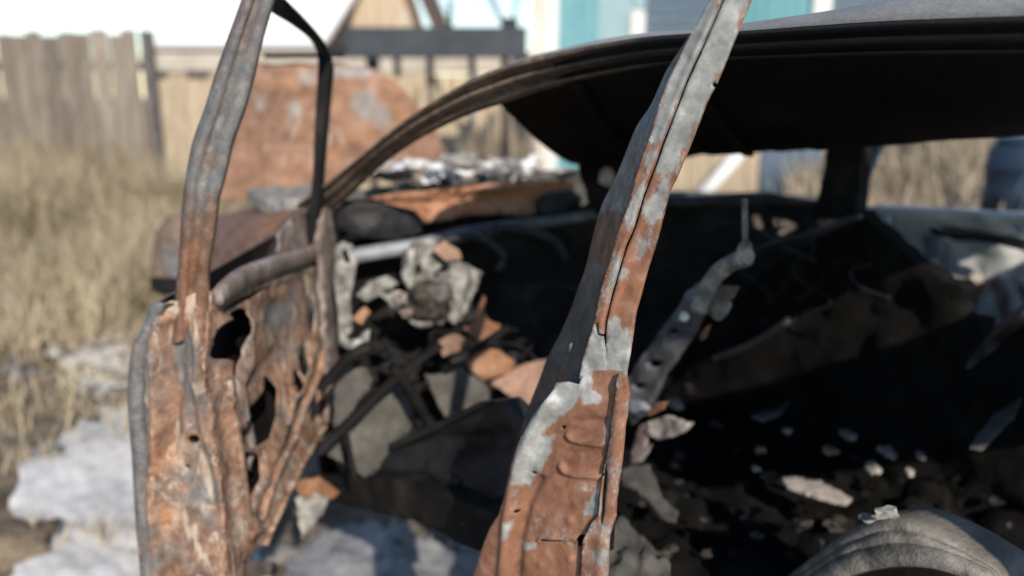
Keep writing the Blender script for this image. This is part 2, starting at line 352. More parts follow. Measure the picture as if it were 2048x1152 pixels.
def patch(polys, soft=10):
    """1 inside any polygon, fading outwards"""
    def f(x, y):
        best = -1e9
        for q in polys:
            d = 1e9
            for i in range(len(q)):
                ax, ay = q[i]; bx, by = q[(i + 1) % len(q)]
                L = (bx - ax) ** 2 + (by - ay) ** 2; t = max(0, min(1, ((x - ax) * (bx - ax) + (y - ay) * (by - ay)) / L))
                d = min(d, math.hypot(x - ax - t * (bx - ax), y - ay - t * (by - ay)))
            best = max(best, d if inside((x, y), q) else -d)
        return max(-.2, min(1.2, .5 + best / (2 * soft)))
    return f
def ridge(x, y, line, w):
    d = 1e9
    for i in range(len(line) - 1):
        ax, ay = line[i]; bx, by = line[i + 1]
        L = (bx - ax) ** 2 + (by - ay) ** 2; t = max(0, min(1, ((x - ax) * (bx - ax) + (y - ay) * (by - ay)) / L))
        d = min(d, math.hypot(x - ax - t * (bx - ax), y - ay - t * (by - ay)))
    return math.exp(-(d / w) ** 2)
def crease(amp, f, seed=0, sx=1.0, sy=1.0):
    """sharp folds: ridged noise"""
    def g(x, y):
        a = 1 - abs(nz((x * sx, y * sy), f, seed)) * 2.2; b_ = 1 - abs(nz((x * sx, y * sy), f * 2.3, seed + 7)) * 2.2
        return amp * (max(a, 0) ** 2 + .4 * max(b_, 0) ** 2 - .5)
    return g
def crumple(amp, f1=.03, f2=.09, seed=0):
    return lambda x, y: amp * (nz((x, y), f1, seed) + .45 * nz((x, y), f2, seed + 5))

# ================================================================== the ground
vs, fs = [], []
def gz(x, y):
    b = .05 * nz((x, y), .7, 2) + .02 * nz((x, y), 2.6, 5)
    far = max(0, min(1, (y - 4.5) / 4)) * max(0, min(1, (x - 1) / 2)) * .55     # bank rising beyond the car
    left = max(0, min(1, (y - 5) / 3)) * max(0, min(1, (-x - 1.5) / 2)) * .18
    return b + far + left - .03
xs = [-200, -60, -25] + [-12 + .16 * i for i in range(151)] + [25, 60, 200]
ys = [-60, -20, -8] + [-3 + .16 * i for i in range(120)] + [20, 30, 60, 140, 400]
for y in ys:
    for x in xs: vs.append((x, y, gz(x, y) if abs(x) < 12.1 and -3.1 < y < 16.1 else (0 if y < 16 or x < 1 else .5)))
W = len(xs)
for j in range(len(ys) - 1):
    for i in range(W - 1): fs.append([j * W + i, j * W + i + 1, (j + 1) * W + i + 1, (j + 1) * W + i])
tag(mk('ground', vs, fs, 'dirt', smooth=True), kind='structure')

def snowy(name, outline, label, mat='snow', lift=.045, seed=0, step=16):
    def h(x, y): return lift * (.6 + .6 * nz((x, y), .010, seed) + .16 * nz((x, y), .045, seed + 2) + .10 * nz((x, y), .15, seed + 4))
    def fn(x, y):
        p = Pz(0)(x, y); p.z = gz(p.x, p.y) - .004; return p
    o = sheet(name, outline, fn, mat, step=step, h=h, thick=.06, jag=26)
    return tag(o, kind='structure')
snowy('snow', [(95, 690), (180, 660), (275, 648), (420, 690), (430, 800), (300, 806), (215, 800), (140, 752)], 's', seed=1, step=9)
snowy('snow', [(40, 935), (110, 860), (170, 838), (230, 800), (300, 790), (450, 830), (520, 1040), (560, 1240), (120, 1250), (10, 1170), (60, 1090), (25, 1010)], 's', seed=2, lift=.045, step=10)
snowy('snow', [(590, 1075), (640, 1045), (700, 1030), (760, 1050), (800, 1048), (860, 1075), (905, 1085), (980, 1110), (1080, 1260), (560, 1260)], 's', 'snow_dirt_shade', .045, 3, 9)
snowy('snow', [(0, 700), (45, 692), (80, 715), (60, 735), (0, 740)], 's', 'snow_dirt_shade', .03, 4)
# dry grass in front of the fence, taller towards it
rg = random.Random(3); vs, fs = [], []
def blade(p, h, lean, w):
    k = len(vs); a = rg.uniform(0, 6.28); d = Vector((math.cos(a), math.sin(a), 0)); s = Vector((-d.y, d.x, 0)) * w
    m = p + d * lean * .35 + Vector((0, 0, h * .6)); t = p + d * lean + Vector((0, 0, h))
    vs.extend([p - s, p + s, m + s * .7, m - s * .7, t]); fs.extend([[k, k + 1, k + 2, k + 3], [k + 3, k + 2, k + 4]])
for i in range(36000):
    y = rg.uniform(3.2, 7.9); x = rg.uniform(-5.4, -.9) * (.55 + y / 16)
    dn = nz((x, y), 1.1, 8) + .35 * nz((x, y), 3.2, 1)
    den = (y - 3.6) / 2.6 + dn * 1.3
    if rg.random() > den: continue
    h = (.12 + .62 * max(0, min(1, (y - 3.4) / 3.6))) * rg.uniform(.35, 1.15) * (1 + .5 * dn)
    if x > -2.2: h *= .6
    blade(Vector((x, y, gz(x, y) - .02)), max(.05, h), (rg.uniform(.05, .6) if rg.random() < .6 else rg.uniform(.5, 1.5)) * (h + .12), rg.uniform(.003, .009))
for i in range(4500):
    y = rg.uniform(2.15, 4.2); x = rg.uniform(-2.6, -.9) * (.35 + y / 5)
    if nz((x, y), 1.7, 12) + .3 * nz((x, y), 5, 2) < rg.uniform(.02, .5): continue
    blade(Vector((x, y, gz(x, y) - .01)), rg.uniform(.03, .16), rg.uniform(.05, .22), rg.uniform(.002, .005))
tag(mk('dry_grass', vs, fs, 'straw'), 'tall dry straw-coloured grass in front of the board fence', 'grass', kind='stuff')
# litter of dead leaves and stalks over the near ground
vs, fs = [], []
for i in range(9000):
    y = rg.uniform(2.0, 7); x = rg.uniform(-4.8, -.2) * (.4 + y / 9)
    if y < 3.3 or nz((x, y), 1.6, 3) < rg.uniform(-.5, .25): continue
    p = Vector((x, y, gz(x, y) + rg.uniform(.005, .05))); k = len(vs); s = rg.uniform(.008, .035)
    for q in range(4):
        a = q * 1.57 + rg.uniform(-.4, .4) + i; vs.append(p + Vector((math.cos(a) * s * (1 + q % 2), math.sin(a) * s, rg.uniform(-.5, .9) * s)))
    fs.append([k, k + 1, k + 2, k + 3])
tag(mk('leaf_litter', vs, fs, 'litter'), 'brown dead leaves and straw lying on the bare ground', 'litter', kind='stuff')
# the bank of dead weeds beyond the far door
vs, fs = [], []
for i in range(22000):
    y = rg.uniform(4.6, 8.8); x = rg.uniform(1.2, 7.4)
    if x < .28 * y + .4: continue
    h = rg.uniform(.15, .75) * (.8 + .6 * nz((x, y), 1.4, 6))
    if rg.random() > .75 + nz((x, y), 1.9, 2): continue
    blade(Vector((x, y, gz(x, y) - .02)), max(.06, h), rg.uniform(.05, .5) * h + .05, rg.uniform(.006, .02))
tag(mk('weed_bank', vs, fs, 'hay'), 'thick bank of dead beige weeds beyond the far door', 'weeds', kind='stuff')

# ================================================================== the fences
def fence(name, label, cat, Y, px0, px1, ytop, mat, bw, zbot, seed, gap=.006, slope=0, zj=.02):
    a = Py(Y)(px0, ytop); b = Py(Y)(px1, ytop)
    rt = root(name, ((a.x + b.x) / 2, Y, 0), label, cat)
    r = random.Random(seed); x = a.x
    while x < b.x:
        wd = bw * r.uniform(.85, 1.12); z1 = a.z + (x - a.x) * slope + r.uniform(-zj, zj)
        if x + wd > b.x + .04: break
        t = r.uniform(-.008, .008)
        box('board', (x, Y - .012 + t, zbot), (x + wd - gap, Y + .012 + t, z1), mat, rt, r.uniform(-.006, .006)); x += wd
    for z in (zbot + .35, a.z - .3): box('rail', (a.x, Y + .022, z - .04), (b.x, Y + .07, z + .04), 'fence_post', rt)
    return rt, a, b
f1, a, b = fence('board_fence', 'weathered grey board fence at the left behind the dry grass', 'fence', 8.0, -420, 288, 66, 'fence', .15, 0, 4, gap=.012, zj=.035)
box('post', (b.x - .02, 7.93, 0), (b.x + .07, 8.06, b.z + .02), 'fence_post', f1, label='dark end post of the board fence')
f2, a2, b2 = fence('tan_fence', 'tan plank wall with a pale cap behind the dark steel trailer bed', 'fence', 11.2, 286, 1068, 150, 'tan', .19, 0, 9, gap=.008, zj=.004)
box('cap', (a2.x, 11.14, a2.z + .02), (b2.x, 11.28, Py(11.2)(300, 106).z), 'tan_cap', f2)
for px in (308, 392, 640): 
    p = Py(11.12)(px, 145); box('gap_shadow', (p.x - .13, 11.11, p.z - .035), (p.x + .16, 11.139, p.z + .035), 'fence_post', f2)  # dark strips painted for the shadowed gaps below the cap
for px, y0, y1 in ((860, 110, 300), (945, 110, 260), (985, 225, 330), (655, 118, 200)):
    p = Py(11.1)(px, y0); q = Py(11.1)(px, y1); box('batten', (p.x - .045, 11.09, q.z), (p.x + .045, 11.15, p.z), 'fence' if px in (860, 985) else 'tan_cap', f2)
# lumber and weeds in front of the tan wall
vs, fs = [], []
for i in range(1500):
    p = Py(10.6)(rg.uniform(930, 1075), 300); p.y += rg.uniform(-.4, .4); p.z = gz(p.x, p.y)
    blade(p, rg.uniform(.3, 1.25) * rg.uniform(.5, 1), rg.uniform(.05, .35), rg.uniform(.006, .016))
tag(mk('tall_weeds', vs, fs, 'hay'), 'grey-brown tall dead weeds at the foot of the tan wall', 'weeds', kind='stuff')

# ================================================================== trailer bed (dark beam with rods)
Y = 9.2; P = Py(Y)
t0, t1 = P(692, 116), P(1054, 60)
tr = root('trailer_bed', ((t0.x + t1.x) / 2, Y, 0), 'dark slate steel trailer bed in front of the tan wall', 'trailer')
box('side_board', (t0.x, Y - .03, t0.z), (t1.x, Y + .03, P(692, 54).z), 'navy', tr)
box('deck', (t0.x + .01, Y + .032, t0.z + .02), (t1.x - .01, Y + .3, t0.z + .09), 'black_steel', tr)
box('end_board', (t1.x - .03, Y + .033, t0.z + .092), (t1.x, Y + .3, P(692, 58).z), 'navy', tr)
for px, yb in ((792, 155), (858, 172), (944, 158), (750, 140)):
    p = P(px, 118); q = P(px, yb); box('bracket', (p.x - .035, Y + .04, q.z), (p.x + .035, Y + .11, p.z + .018), 'black_steel', tr)
for px in (735, 1010):
    p = P(px, 118); tube('support_leg', [Vector((p.x, Y + .17, gz(p.x, Y + .17))), Vector((p.x, Y + .17, t0.z + .03))], .045, 'black_steel', tr)
tube('stake', [P(898, 58) + Vector((0, .1, -.2)), P(900, -60) + Vector((0, .1, 0))], .018, 'black_steel', tr)
for y in (14, 32, 48): blob('shackle', P(898, y) + Vector((0, .1, 0)), (.04, .03, .03), 'black_steel', tr, y, 2)
tube('stay', [P(1020, 60) + Vector((0, .1, -.1)), P(975, -20) + Vector((0, .1, 0)), P(940, -90) + Vector((0, .1, 0))], .022, 'black_steel', tr)
tube('stay', [P(1020, 60) + Vector((0, .12, -.1)), P(1033, 0) + Vector((0, .12, 0)), P(1050, -90) + Vector((0, .12, 0))], .014, 'black_steel', tr)
box('socket', (P(1003, 60).x, Y + .06, P(0, 90).z), (P(1036, 60).x, Y + .14, P(0, 34).z), 'black_steel', tr)
box('hitch', (P(640, 0).x, Y + .04, P(0, 112).z), (t0.x + .05, Y + .12, P(0, 88).z), 'black_steel', tr)

# ================================================================== wooden gable house with snowy roof
Y = 19.0; P = Py(Y)
gh = root('gable_house', (P(760, 0).x, Y, 0), 'raw pine gable house with snow covered roof behind the trailer', 'house')
L0, L1, R1 = P(648, 84), P(762, -170), P(858, 84)
zb = 0; nbd = 22
for i in range(nbd):
    xa = L0.x + (R1.x - L0.x) * i / nbd; xb = L0.x + (R1.x - L0.x) * (i + 1) / nbd - .012; xm = (xa + xb) / 2
    zt = L0.z + (L1.z - L0.z) * min((xm - L0.x) / (L1.x - L0.x), (R1.x - xm) / (R1.x - L1.x)) - .02
    box('gable_board', (xa, Y - .015, zb), (xb, Y + .015, zt), 'gable', gh)
bar('bargeboard', P(848, 88) + Vector((.02, -.06, 0)), L1 + Vector((.06, -.06, .06)), .20, .05, 'fascia', gh, nrm=(0, -1, 0))
bar('bargeboard', P(646, 88) + Vector((-.02, -.06, 0)), L1 + Vector((-.06, -.06, .06)), .07, .05, 'gable', gh, nrm=(0, -1, 0))
# left roof slope running away and left, under snow
def slab(name, pts, th, mat, parent):
    n2 = (pts[1] - pts[0]).cross(pts[2] - pts[0]).normalized()
    if n2.z < 0: n2 = -n2
    vs = list(pts) + [p + n2 * th for p in pts]
    return mk(name, vs, [[3, 2, 1, 0], [4, 5, 6, 7], [0, 1, 5, 4], [1, 2, 6, 5], [2, 3, 7, 6], [3, 0, 4, 7]], mat, parent)
e = Vector((-.25, 0, -.12))
rf = slab('roof', [L0 + e, L1 + Vector((0, 0, .1)), L1 + Vector((0, 9, .1)), L0 + e + Vector((0, 9, 0))], .06, 'fascia', gh)
slab('roof', [R1 + Vector((.25, 0, -.12)), L1 + Vector((0, 0, .1)), L1 + Vector((0, 9, .1)), R1 + Vector((.25, 9, -.12))], .06, 'fascia', gh)
# low snowed-in shed at the left of it, roof slope facing us
Y = 17.0; P = Py(Y)
sh = root('snowy_shed', (P(480, 0).x, Y, 0), 'shed with wide white snow covered roof behind the plank wall', 'shed')
q0, q1 = P(285, 108), P(648, 108); top = P(420, -120); top2 = P(712, -120)
box('wall', (q0.x + .1, Y + .3, 0), (q1.x - .3, Y + 5, q0.z - .05), 'fence', sh)
slab('roof', [q0, q1, top2 + Vector((0, 3, 0)), top + Vector((0, 3, 0))], .08, 'fascia', sh)
slab('roof_snow', [q0 + Vector((0, -.02, .09)), q1 + Vector((0, -.02, .09)), top2 + Vector((0, 3, .09)), top + Vector((0, 3, .09))], .12, 'roof_snow', sh)

# ================================================================== teal house behind the car
Y = 10.4; P = Py(Y)
th = root('teal_house', (P(1300, 0).x, Y, 0), 'teal plank house with white corner boards behind the car', 'house')
x0, x1 = P(1064, 0).x, P(1292, 0).x; zt = P(0, -150).z
cw = P(1118, 0).x
box('corner_board', (x0, Y - .05, 0), (P(1090, 0).x - .004, Y + .05, zt), 'cream', th)
box('corner_board', (P(1090, 0).x, Y - .045, 0), (cw - .004, Y + .05, zt), 'white', th)
x = cw; i = 0
while x < P(1262, 0).x:
    box('plank', (x, Y - .015, 0), (x + .115, Y + .015, zt), 'teal' if i < 4 else 'teal_pale', th); x += .121; i += 1
box('foundation', (x0 + .004, Y - .064, 0), (P(1262, 0).x, Y - .052, P(0, 350).z), 'teal_pale', th)
wf = root('_', (0, 0, 0), 'x', 'x'); bpy.data.objects.remove(wf)
for px, w2 in ((1262, .17),):
    box('window_frame', (P(px, 0).x, Y - .06, P(0, 120).z), (P(px, 0).x + w2, Y + .03, P(0, 22).z), 'white', th)
    box('window_frame', (P(px, 0).x + w2 * .2, Y - .05, P(0, 20).z), (P(px, 0).x + w2, Y + .03, zt), 'teal_pale', th)
# set-back wing in blue grey siding, with roofing
Y2 = 12.0; P2 = Py(Y2)
for j in range(12):
    z0 = 1.2 + j * .16; box('siding', (P2(1270, 0).x, Y2 - .012, z0), (P2(1500, 0).x, Y2 + .012, z0 + .156), 'slate', th)
box('porch_base', (P2(1270, 0).x, Y2 - .05, 0), (P2(1500, 0).x, Y2 + .02, 1.19), 'slate', th)
# teal corrugated gate and white post right of it
Y = 10.0; P = Py(Y)
tg = root('corrugated_gate', (P(1560, 0).x, Y, 0), 'teal corrugated metal gate panel beside a white post', 'gate')
x = P(1440, 0).x
k = 0
while x < P(1618, 0).x:
    box('rib', (x, Y - (.03 if k % 2 else .012), 0), (x + .058, Y + .012, 2.9), 'teal', tg); x += .06; k += 1
gp = root('gate_post', (P(1640, 0).x, Y, 0), 'white gate post above the car roof', 'post')
box('post', (P(1622, 0).x, Y - .1, 0), (P(1660, 0).x, Y + .1, 2.62), 'white', gp); box('cap', (P(1616, 0).x, Y - .13, 2.623), (P(1666, 0).x, Y + .13, 2.68), 'white', gp)
sw = root('garden_wall', (P(1900, 0).x, 10.6, 0), 'blue grey siding wall right of the white post', 'wall')
for j in range(18):
    z0 = .1 + j * .16; box('siding', (P(1664, 0).x, 10.59, z0), (P(2500, 0).x, 10.615, z0 + .156), 'slate', sw)

# things seen low through the windscreen opening, before the teal house
Y = 7.6; P = Py(Y)
pl = root('plank_stack', (P(1480, 0).x, Y, 0), 'tan planks leaning in a row, seen through the windscreen opening', 'planks')
r = random.Random(5); px = 1300
while px < 1720:
    wpx = r.uniform(24, 44); m = 'tan' if r.random() < .62 else 'slate'
    if 1560 < px < 1610: m = 'slate'
    a3, b3 = P(px, 300), P(px + wpx - 2, 300)
    box('plank', (a3.x, Y - .02 + r.uniform(-.02, .02), gz(a3.x, Y)), (b3.x, Y + .02, P(0, 300).z + r.uniform(.0, .15)), m, pl, r.uniform(-.01, .01)); px += wpx
tube('white_pipe', [Py(7.2)(1395, 400), Py(7.3)(1442, 350), Py(7.35)(1485, 300)], .062, 'white', None, 12)
o = bpy.data.objects['white_pipe']; tag(o, 'leaning white pipe seen through the windscreen opening', 'pipe')

# dark blue barrel and stakes at far right
def lathe(name, c, prof, mat, parent=None, sides=24, label=None):
    vs, fs = [], []
    for r_, z in prof:
        for k in range(sides): a = 6.2832 * k / sides; vs.append(Vector(c) + Vector((r_ * math.cos(a), r_ * math.sin(a), z)))
    for i in range(len(prof) - 1):
        for k in range(sides): fs.append([i * sides + k, i * sides + (k + 1) % sides, (i + 1) * sides + (k + 1) % sides, (i + 1) * sides + k])
    fs.append(list(range(sides))[::-1]); fs.append([(len(prof) - 1) * sides + k for k in range(sides)])
    return mk(name, vs, fs, mat, parent, True, label=label)
Y = 4.9; P = Py(Y); c = P(2035, 395); c.z -= .12
bb = root('blue_barrel', c, 'dark blue plastic barrel in the weeds at the right edge', 'barrel')
lathe('body', c, [(.16, 0), (.185, .03), (.19, .12), (.2, .14), (.19, .16), (.195, .28), (.205, .30), (.195, .32), (.185, .40), (.15, .44)], 'blue', bb)
lathe('lid', c + Vector((0, 0, .441)), [(.155, 0), (.16, .02), (.12, .035)], 'blue', bb)
st = tube('stake', [Py(4.5)(1998, 440), Py(4.5)(2060, 330)], .012, 'blue'); tag(st, 'thin dark blue rod leaning in front of the blue barrel', 'rod')

# ================================================================== the burnt car
CAR = root('burnt_car', O, 'burnt out rusty car with sagging roof and its near front door open', 'car')

# ---- roof: near rail, sagging skin, far rail
up_px = [(600, 405), (661, 362), (719, 318), (773, 273), (825, 232), (876, 198), (927, 167), (979, 143), (1047, 120), (1115, 104), (1197, 88), (1287, 74), (1376, 67), (1479, 62), (1640, 50), (1800, 40), (2048, 31), (2400, 20)]
lo_px = [(625, 440), (691, 393), (739, 345), (808, 292), (860, 262), (905, 240), (950, 222), (1009, 203), (1055, 187), (1110, 173), (1197, 154), (1290, 138), (1380, 128), (1480, 122), (1640, 117), (1800, 113), (2048, 112), (2400, 112)]
ups = smooth_line(up_px, 5); los = smooth_line(lo_px, 5)
def n_of(i, L): return .05 + .13 * min(1, i / L / .55)
stt = [(0, 0), (.1, .012), (.24, .012), (.30, -.006), (.38, -.006), (.46, .012), (.60, .014), (.68, -.004), (.78, -.008), (.86, .006), (.95, .006), (1, -.01)]
vs, fs, at, chh = [], [], [], []
K = len(ups)
for i in range(K):
    nn = n_of(i, K); A = Pn(nn)(*ups[i]); B = Pn(nn + .035)(*los[i])
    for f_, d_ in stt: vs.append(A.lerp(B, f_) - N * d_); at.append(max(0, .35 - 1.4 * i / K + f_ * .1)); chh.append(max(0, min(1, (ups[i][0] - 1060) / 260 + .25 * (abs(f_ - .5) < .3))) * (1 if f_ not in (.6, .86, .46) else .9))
T = len(stt)
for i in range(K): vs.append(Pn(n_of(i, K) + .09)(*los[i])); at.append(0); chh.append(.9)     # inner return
for i in range(K - 1):
    for j in range(T - 1): fs.append([i * T + j, (i + 1) * T + j, (i + 1) * T + j + 1, i * T + j + 1])
    fs.append([i * T + T - 1, (i + 1) * T + T - 1, K * T + i + 1, K * T + i]); 
    fs.append([K * T + i, K * T + i + 1, (i + 1) * T, i * T])
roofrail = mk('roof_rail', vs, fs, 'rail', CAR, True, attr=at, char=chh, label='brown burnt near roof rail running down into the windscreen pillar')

# skin: outer edge curves, then the sag
ia = 11 * 5 - 16
vs, fs = [], []
top_px = smooth_line([(1000, 137), (1047, 116), (1115, 99), (1197, 80), (1287, 66), (1376, 60), (1479, 47), (1640, 24), (1800, -4), (2048, -50), (2400, -110)], 8)
edge_px = smooth_line([(1000, 139), (1047, 120.5), (1115, 104.5), (1197, 88.5), (1287, 74.5), (1376, 67.5), (1479, 62.5), (1640, 50.5), (1800, 40.5), (2048, 31.5), (2400, 20.5)], 8)
in_px = smooth_line([(1000, 208), (1047, 190), (1115, 172), (1197, 154), (1287, 138), (1376, 128), (1479, 122), (1640, 117), (1800, 113), (2048, 112), (2400, 112)], 8)
fold_px = smooth_line([(1158, 329), (1200, 331), (1260, 326), (1330, 316), (1420, 311), (1500, 306), (1580, 301), (1660, 294), (1800, 285), (2048, 266), (2400, 240)], 8)
K2 = len(top_px)
C = 14; offN = .014
rows = []
for i in range(K2):
    e0 = Pn(.175)(*edge_px[i]); t0_ = Pn(.235)(*top_px[i]); 
    f0 = Pn(.80)(*fold_px[i]); f0 = f0 + Vector((0, 0, .012 * nz((i, 1), .21, 3)))
    s_f = (f0 - O).dot(D)
    far = car(s_f - .02, 1.38, 1.30)
    inn = Pn(.215)(*in_px[i])
    row = [e0, (e0 + t0_) / 2 - N * .006, t0_]
    # upper surface: crown then sag
    for j in range(1, C + 1):
        t = j / C
        p = t0_.lerp(f0, t); zdip = math.sin(t * math.pi * .5)
        p.z = t0_.z + (f0.z + .012 - t0_.z) * (t ** 1.25) + .0
        row.append(p)
    for j in range(1, 7):
        t = j / 6; p = f0.lerp(far, t); p.z = (f0.z + .012) + (far.z - f0.z) * t ** 1.6; row.append(p)
    low = []
    for j in range(6, 0, -1):
        t = j / 6; p = f0.lerp(far, t); p.z = f0.z - .004 + (far.z - f0.z) * t ** 1.6 - .01 * t; low.append(p)
    for j in range(C, -1, -1):
        t = j / C; p = inn.lerp(f0, t); p.z = inn.z + (f0.z - inn.z) * (1 - (1 - t) ** 1.35); low.append(p)
    rows.append(row + low)
RW = len(rows[0]); fm = []
for r_ in rows: vs += r_
ntop = 3 + C + 6
for i in range(K2 - 1):
    for j in range(RW - 1):
        fs.append([i * RW + j, i * RW + j + 1, (i + 1) * RW + j + 1, (i + 1) * RW + j]); fm.append(0 if j < ntop - 1 else 1)
    fs.append([i * RW + RW - 1, i * RW, (i + 1) * RW, (i + 1) * RW + RW - 1]); fm.append(1)
fs.append(list(range(RW))[::-1]); fm.append(1)
roof = mk('roof', vs, fs, None, CAR, True, mats=['roof_out', 'soot_roof'], fmat=fm, label='grey roof skin sagging into the cabin, soot black underneath')
for i_ in (20, 40):
    pp = [v + Vector((0, 0, -.006 + .003 * nz((k_, i_), .7, 2))) for k_, v in enumerate(rows[i_][ntop + 6:])]
    tube('roof_bow', pp, .010, 'soot_roof', roof, 8, squash=.5)
p = Pn(.2)(1940, 14); blob('paint_blister', p, (.004, .003, .004), 'white', roof, 3, 2)

# ---- near centre pillar (in focus)
PB = Pp(.0)
seam = [(1462, -40), (1447, 0), (1415, 74), (1373, 165), (1350, 226), (1328, 282), (1310, 334), (1288, 391), (1269, 456), (1253, 494), (1241, 534), (1225, 588), (1212, 644), (1209, 669)]
right = [(1516, -40), (1501, 0), (1480, 48), (1464, 87), (1443, 139), (1428, 174), (1410, 208), (1384, 278), (1362, 330), (1352, 354), (1336, 386), (1318, 460), (1309, 491), (1294, 537), (1281, 587), (1270, 624), (1264, 666), (1258, 706), (1251, 746)]
left = [(1436, -40), (1419, 0), (1388, 56), (1366, 100), (1349, 135), (1328, 178), (1310, 234), (1297, 282), (1284, 312), (1271, 356), (1256, 412), (1234, 469), (1219, 525), (1206, 562), (1197, 600), (1190, 637), (1183, 662), (1165, 716), (1158, 758)]
pil = sheet('centre_pillar', [(p[0] + 3, p[1]) for p in seam] + [(1212, 690), (1213, 704)] + [(1205, 760)] + right[::-1],
            lambda x, y: PB(x, y), 'pillar', CAR, holes=[[(1425, 166), (1431, 166), (1430, 174), (1424, 173)]], step=7,
            h=lambda x, y: .004 * ridge(x, y, [(q[0] + 9, q[1]) for q in seam], 5) + .0010 * nz((x, y), .03, 1) + .0004 * nz((x, y), .2, 3),
            thick=.004, curve=False,
            paint=lambda x, y: patch([[(1400, -60), (1530, -60), (1350, 354), (1300, 352)], [(1318, 350), (1350, 354), (1335, 385), (1318, 430), (1302, 440), (1298, 420)], [(1283, 480), (1297, 486), (1290, 510), (1276, 520)], [(1240, 530), (1256, 540), (1252, 556), (1238, 552)], [(1213, 640), (1232, 636), (1250, 660), (1266, 640), (1266, 720), (1248, 752), (1200, 760), (1205, 700)], [(1300, 470), (1312, 478), (1306, 500), (1298, 496)]], 15)(x, y) * .92,
            label='grey outer strip of the centre pillar with rust patches')
sheet('pillar_flange', left + [(1212, 758), (1209, 704), (1206, 690), (1204, 669)] + [(p[0] - 3, p[1]) for p in seam[::-1]],
      lambda x, y: Pp(-.004)(x, y), 'pillar', pil, holes=[[(1190, 648), (1197, 650), (1198, 664), (1206, 668), (1204, 673), (1194, 668)]], step=7,
      h=lambda x, y: .0008 * nz((x, y), .04, 8) + .003 * ridge(x, y, [(q[0] - 8, q[1]) for q in seam], 6) - .010 * max(0, 1 - abs(x - 1330 + (y - 175) * .42) / 22) * 0,
      thick=.004, curve=False,
      paint=lambda x, y: patch([[(1400, -60), (1470, -60), (1330, 280), (1295, 285)], [(1292, 310), (1318, 300), (1270, 440), (1252, 470), (1258, 420)], [(1236, 500), (1246, 500), (1218, 600), (1206, 600)], [(1185, 655), (1215, 655), (1215, 770), (1150, 770)]], 14)(x, y) * .9,
      label='narrow flange of the pillar left of the dark seam')
# seam channel behind
sheet('seam_channel', [(p[0] - 9, p[1]) for p in seam[:]] + [(1206, 715), (1218, 715)] + [(p[0] + 9, p[1]) for p in seam[::-1]], Pp(.014), 'soot', pil, step=18, thick=.003, curve=False)
# inner side of the pillar, its shade painted in by darker colours and char
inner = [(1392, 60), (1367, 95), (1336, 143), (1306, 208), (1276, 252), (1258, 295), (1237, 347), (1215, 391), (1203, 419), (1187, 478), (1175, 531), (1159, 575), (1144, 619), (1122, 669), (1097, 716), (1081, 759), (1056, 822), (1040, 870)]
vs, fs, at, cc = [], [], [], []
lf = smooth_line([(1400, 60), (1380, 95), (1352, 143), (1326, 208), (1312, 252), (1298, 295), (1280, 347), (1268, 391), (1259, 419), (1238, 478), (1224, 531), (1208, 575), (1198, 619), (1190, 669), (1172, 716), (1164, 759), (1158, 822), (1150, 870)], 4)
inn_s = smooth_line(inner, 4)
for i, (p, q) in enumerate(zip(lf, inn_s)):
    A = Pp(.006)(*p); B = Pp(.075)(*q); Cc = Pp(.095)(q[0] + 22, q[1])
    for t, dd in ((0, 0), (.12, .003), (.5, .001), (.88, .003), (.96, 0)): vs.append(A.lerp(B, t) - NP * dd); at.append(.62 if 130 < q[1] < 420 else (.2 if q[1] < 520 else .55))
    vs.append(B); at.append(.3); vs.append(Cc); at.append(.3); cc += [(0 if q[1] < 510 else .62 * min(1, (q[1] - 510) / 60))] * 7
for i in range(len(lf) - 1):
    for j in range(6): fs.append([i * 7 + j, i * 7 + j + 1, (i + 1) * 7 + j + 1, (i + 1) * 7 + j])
ip = mk('inner_pillar', vs, fs, 'pillar_dark', CAR, True, attr=at, char=cc, label='shaded inner side of the centre pillar')  # char used here to paint in the shade
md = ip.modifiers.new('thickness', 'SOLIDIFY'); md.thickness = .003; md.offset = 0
sheet('tape_scrap', [(1138, 688), (1145, 686), (1143, 702), (1136, 706)], Pp(.03), 'ash_metal', ip, step=8, thick=.002)

# lower widened panel
def emb(x, y):
    v = crumple(.0016, .012, .05, 4)(x, y)
    for ln in ([(1138, 868), (1146, 878), (1170, 884), (1205, 888)], [(1124, 928), (1131, 942), (1152, 950), (1196, 952)]): v += .0065 * ridge(x, y, ln, 5)
    for ln in ([(1150, 845), (1212, 842)], [(1145, 908), (1200, 906)]): v -= .003 * ridge(x, y, ln, 7)
    v += .010 * ridge(x, y, [(1100, 800), (1070, 850), (1045, 910), (1028, 975), (1016, 1050), (1008, 1160)], 13)
    v -= .008 * ridge(x, y, [(1075, 960), (1050, 1010), (1035, 1080), (1025, 1200)], 12)
    v += .006 * ridge(x, y, [(1080, 1080), (1110, 1075), (1165, 1078)], 4)
    for bx, by in ((1140, 1041), (1082, 1128), (1141, 1118)): v += .004 * ridge(x, y, [(bx - 1, by), (bx + 1, by)], 6)
    v -= .02 * max(0, min(1, (1040 - x + (y - 900) * -.25) / 60)) ** 2
    return v
def dot(x, y, r_): return [(x + r_ * math.cos(k * 1.05), y + r_ * .8 * math.sin(k * 1.05)) for k in range(6)]
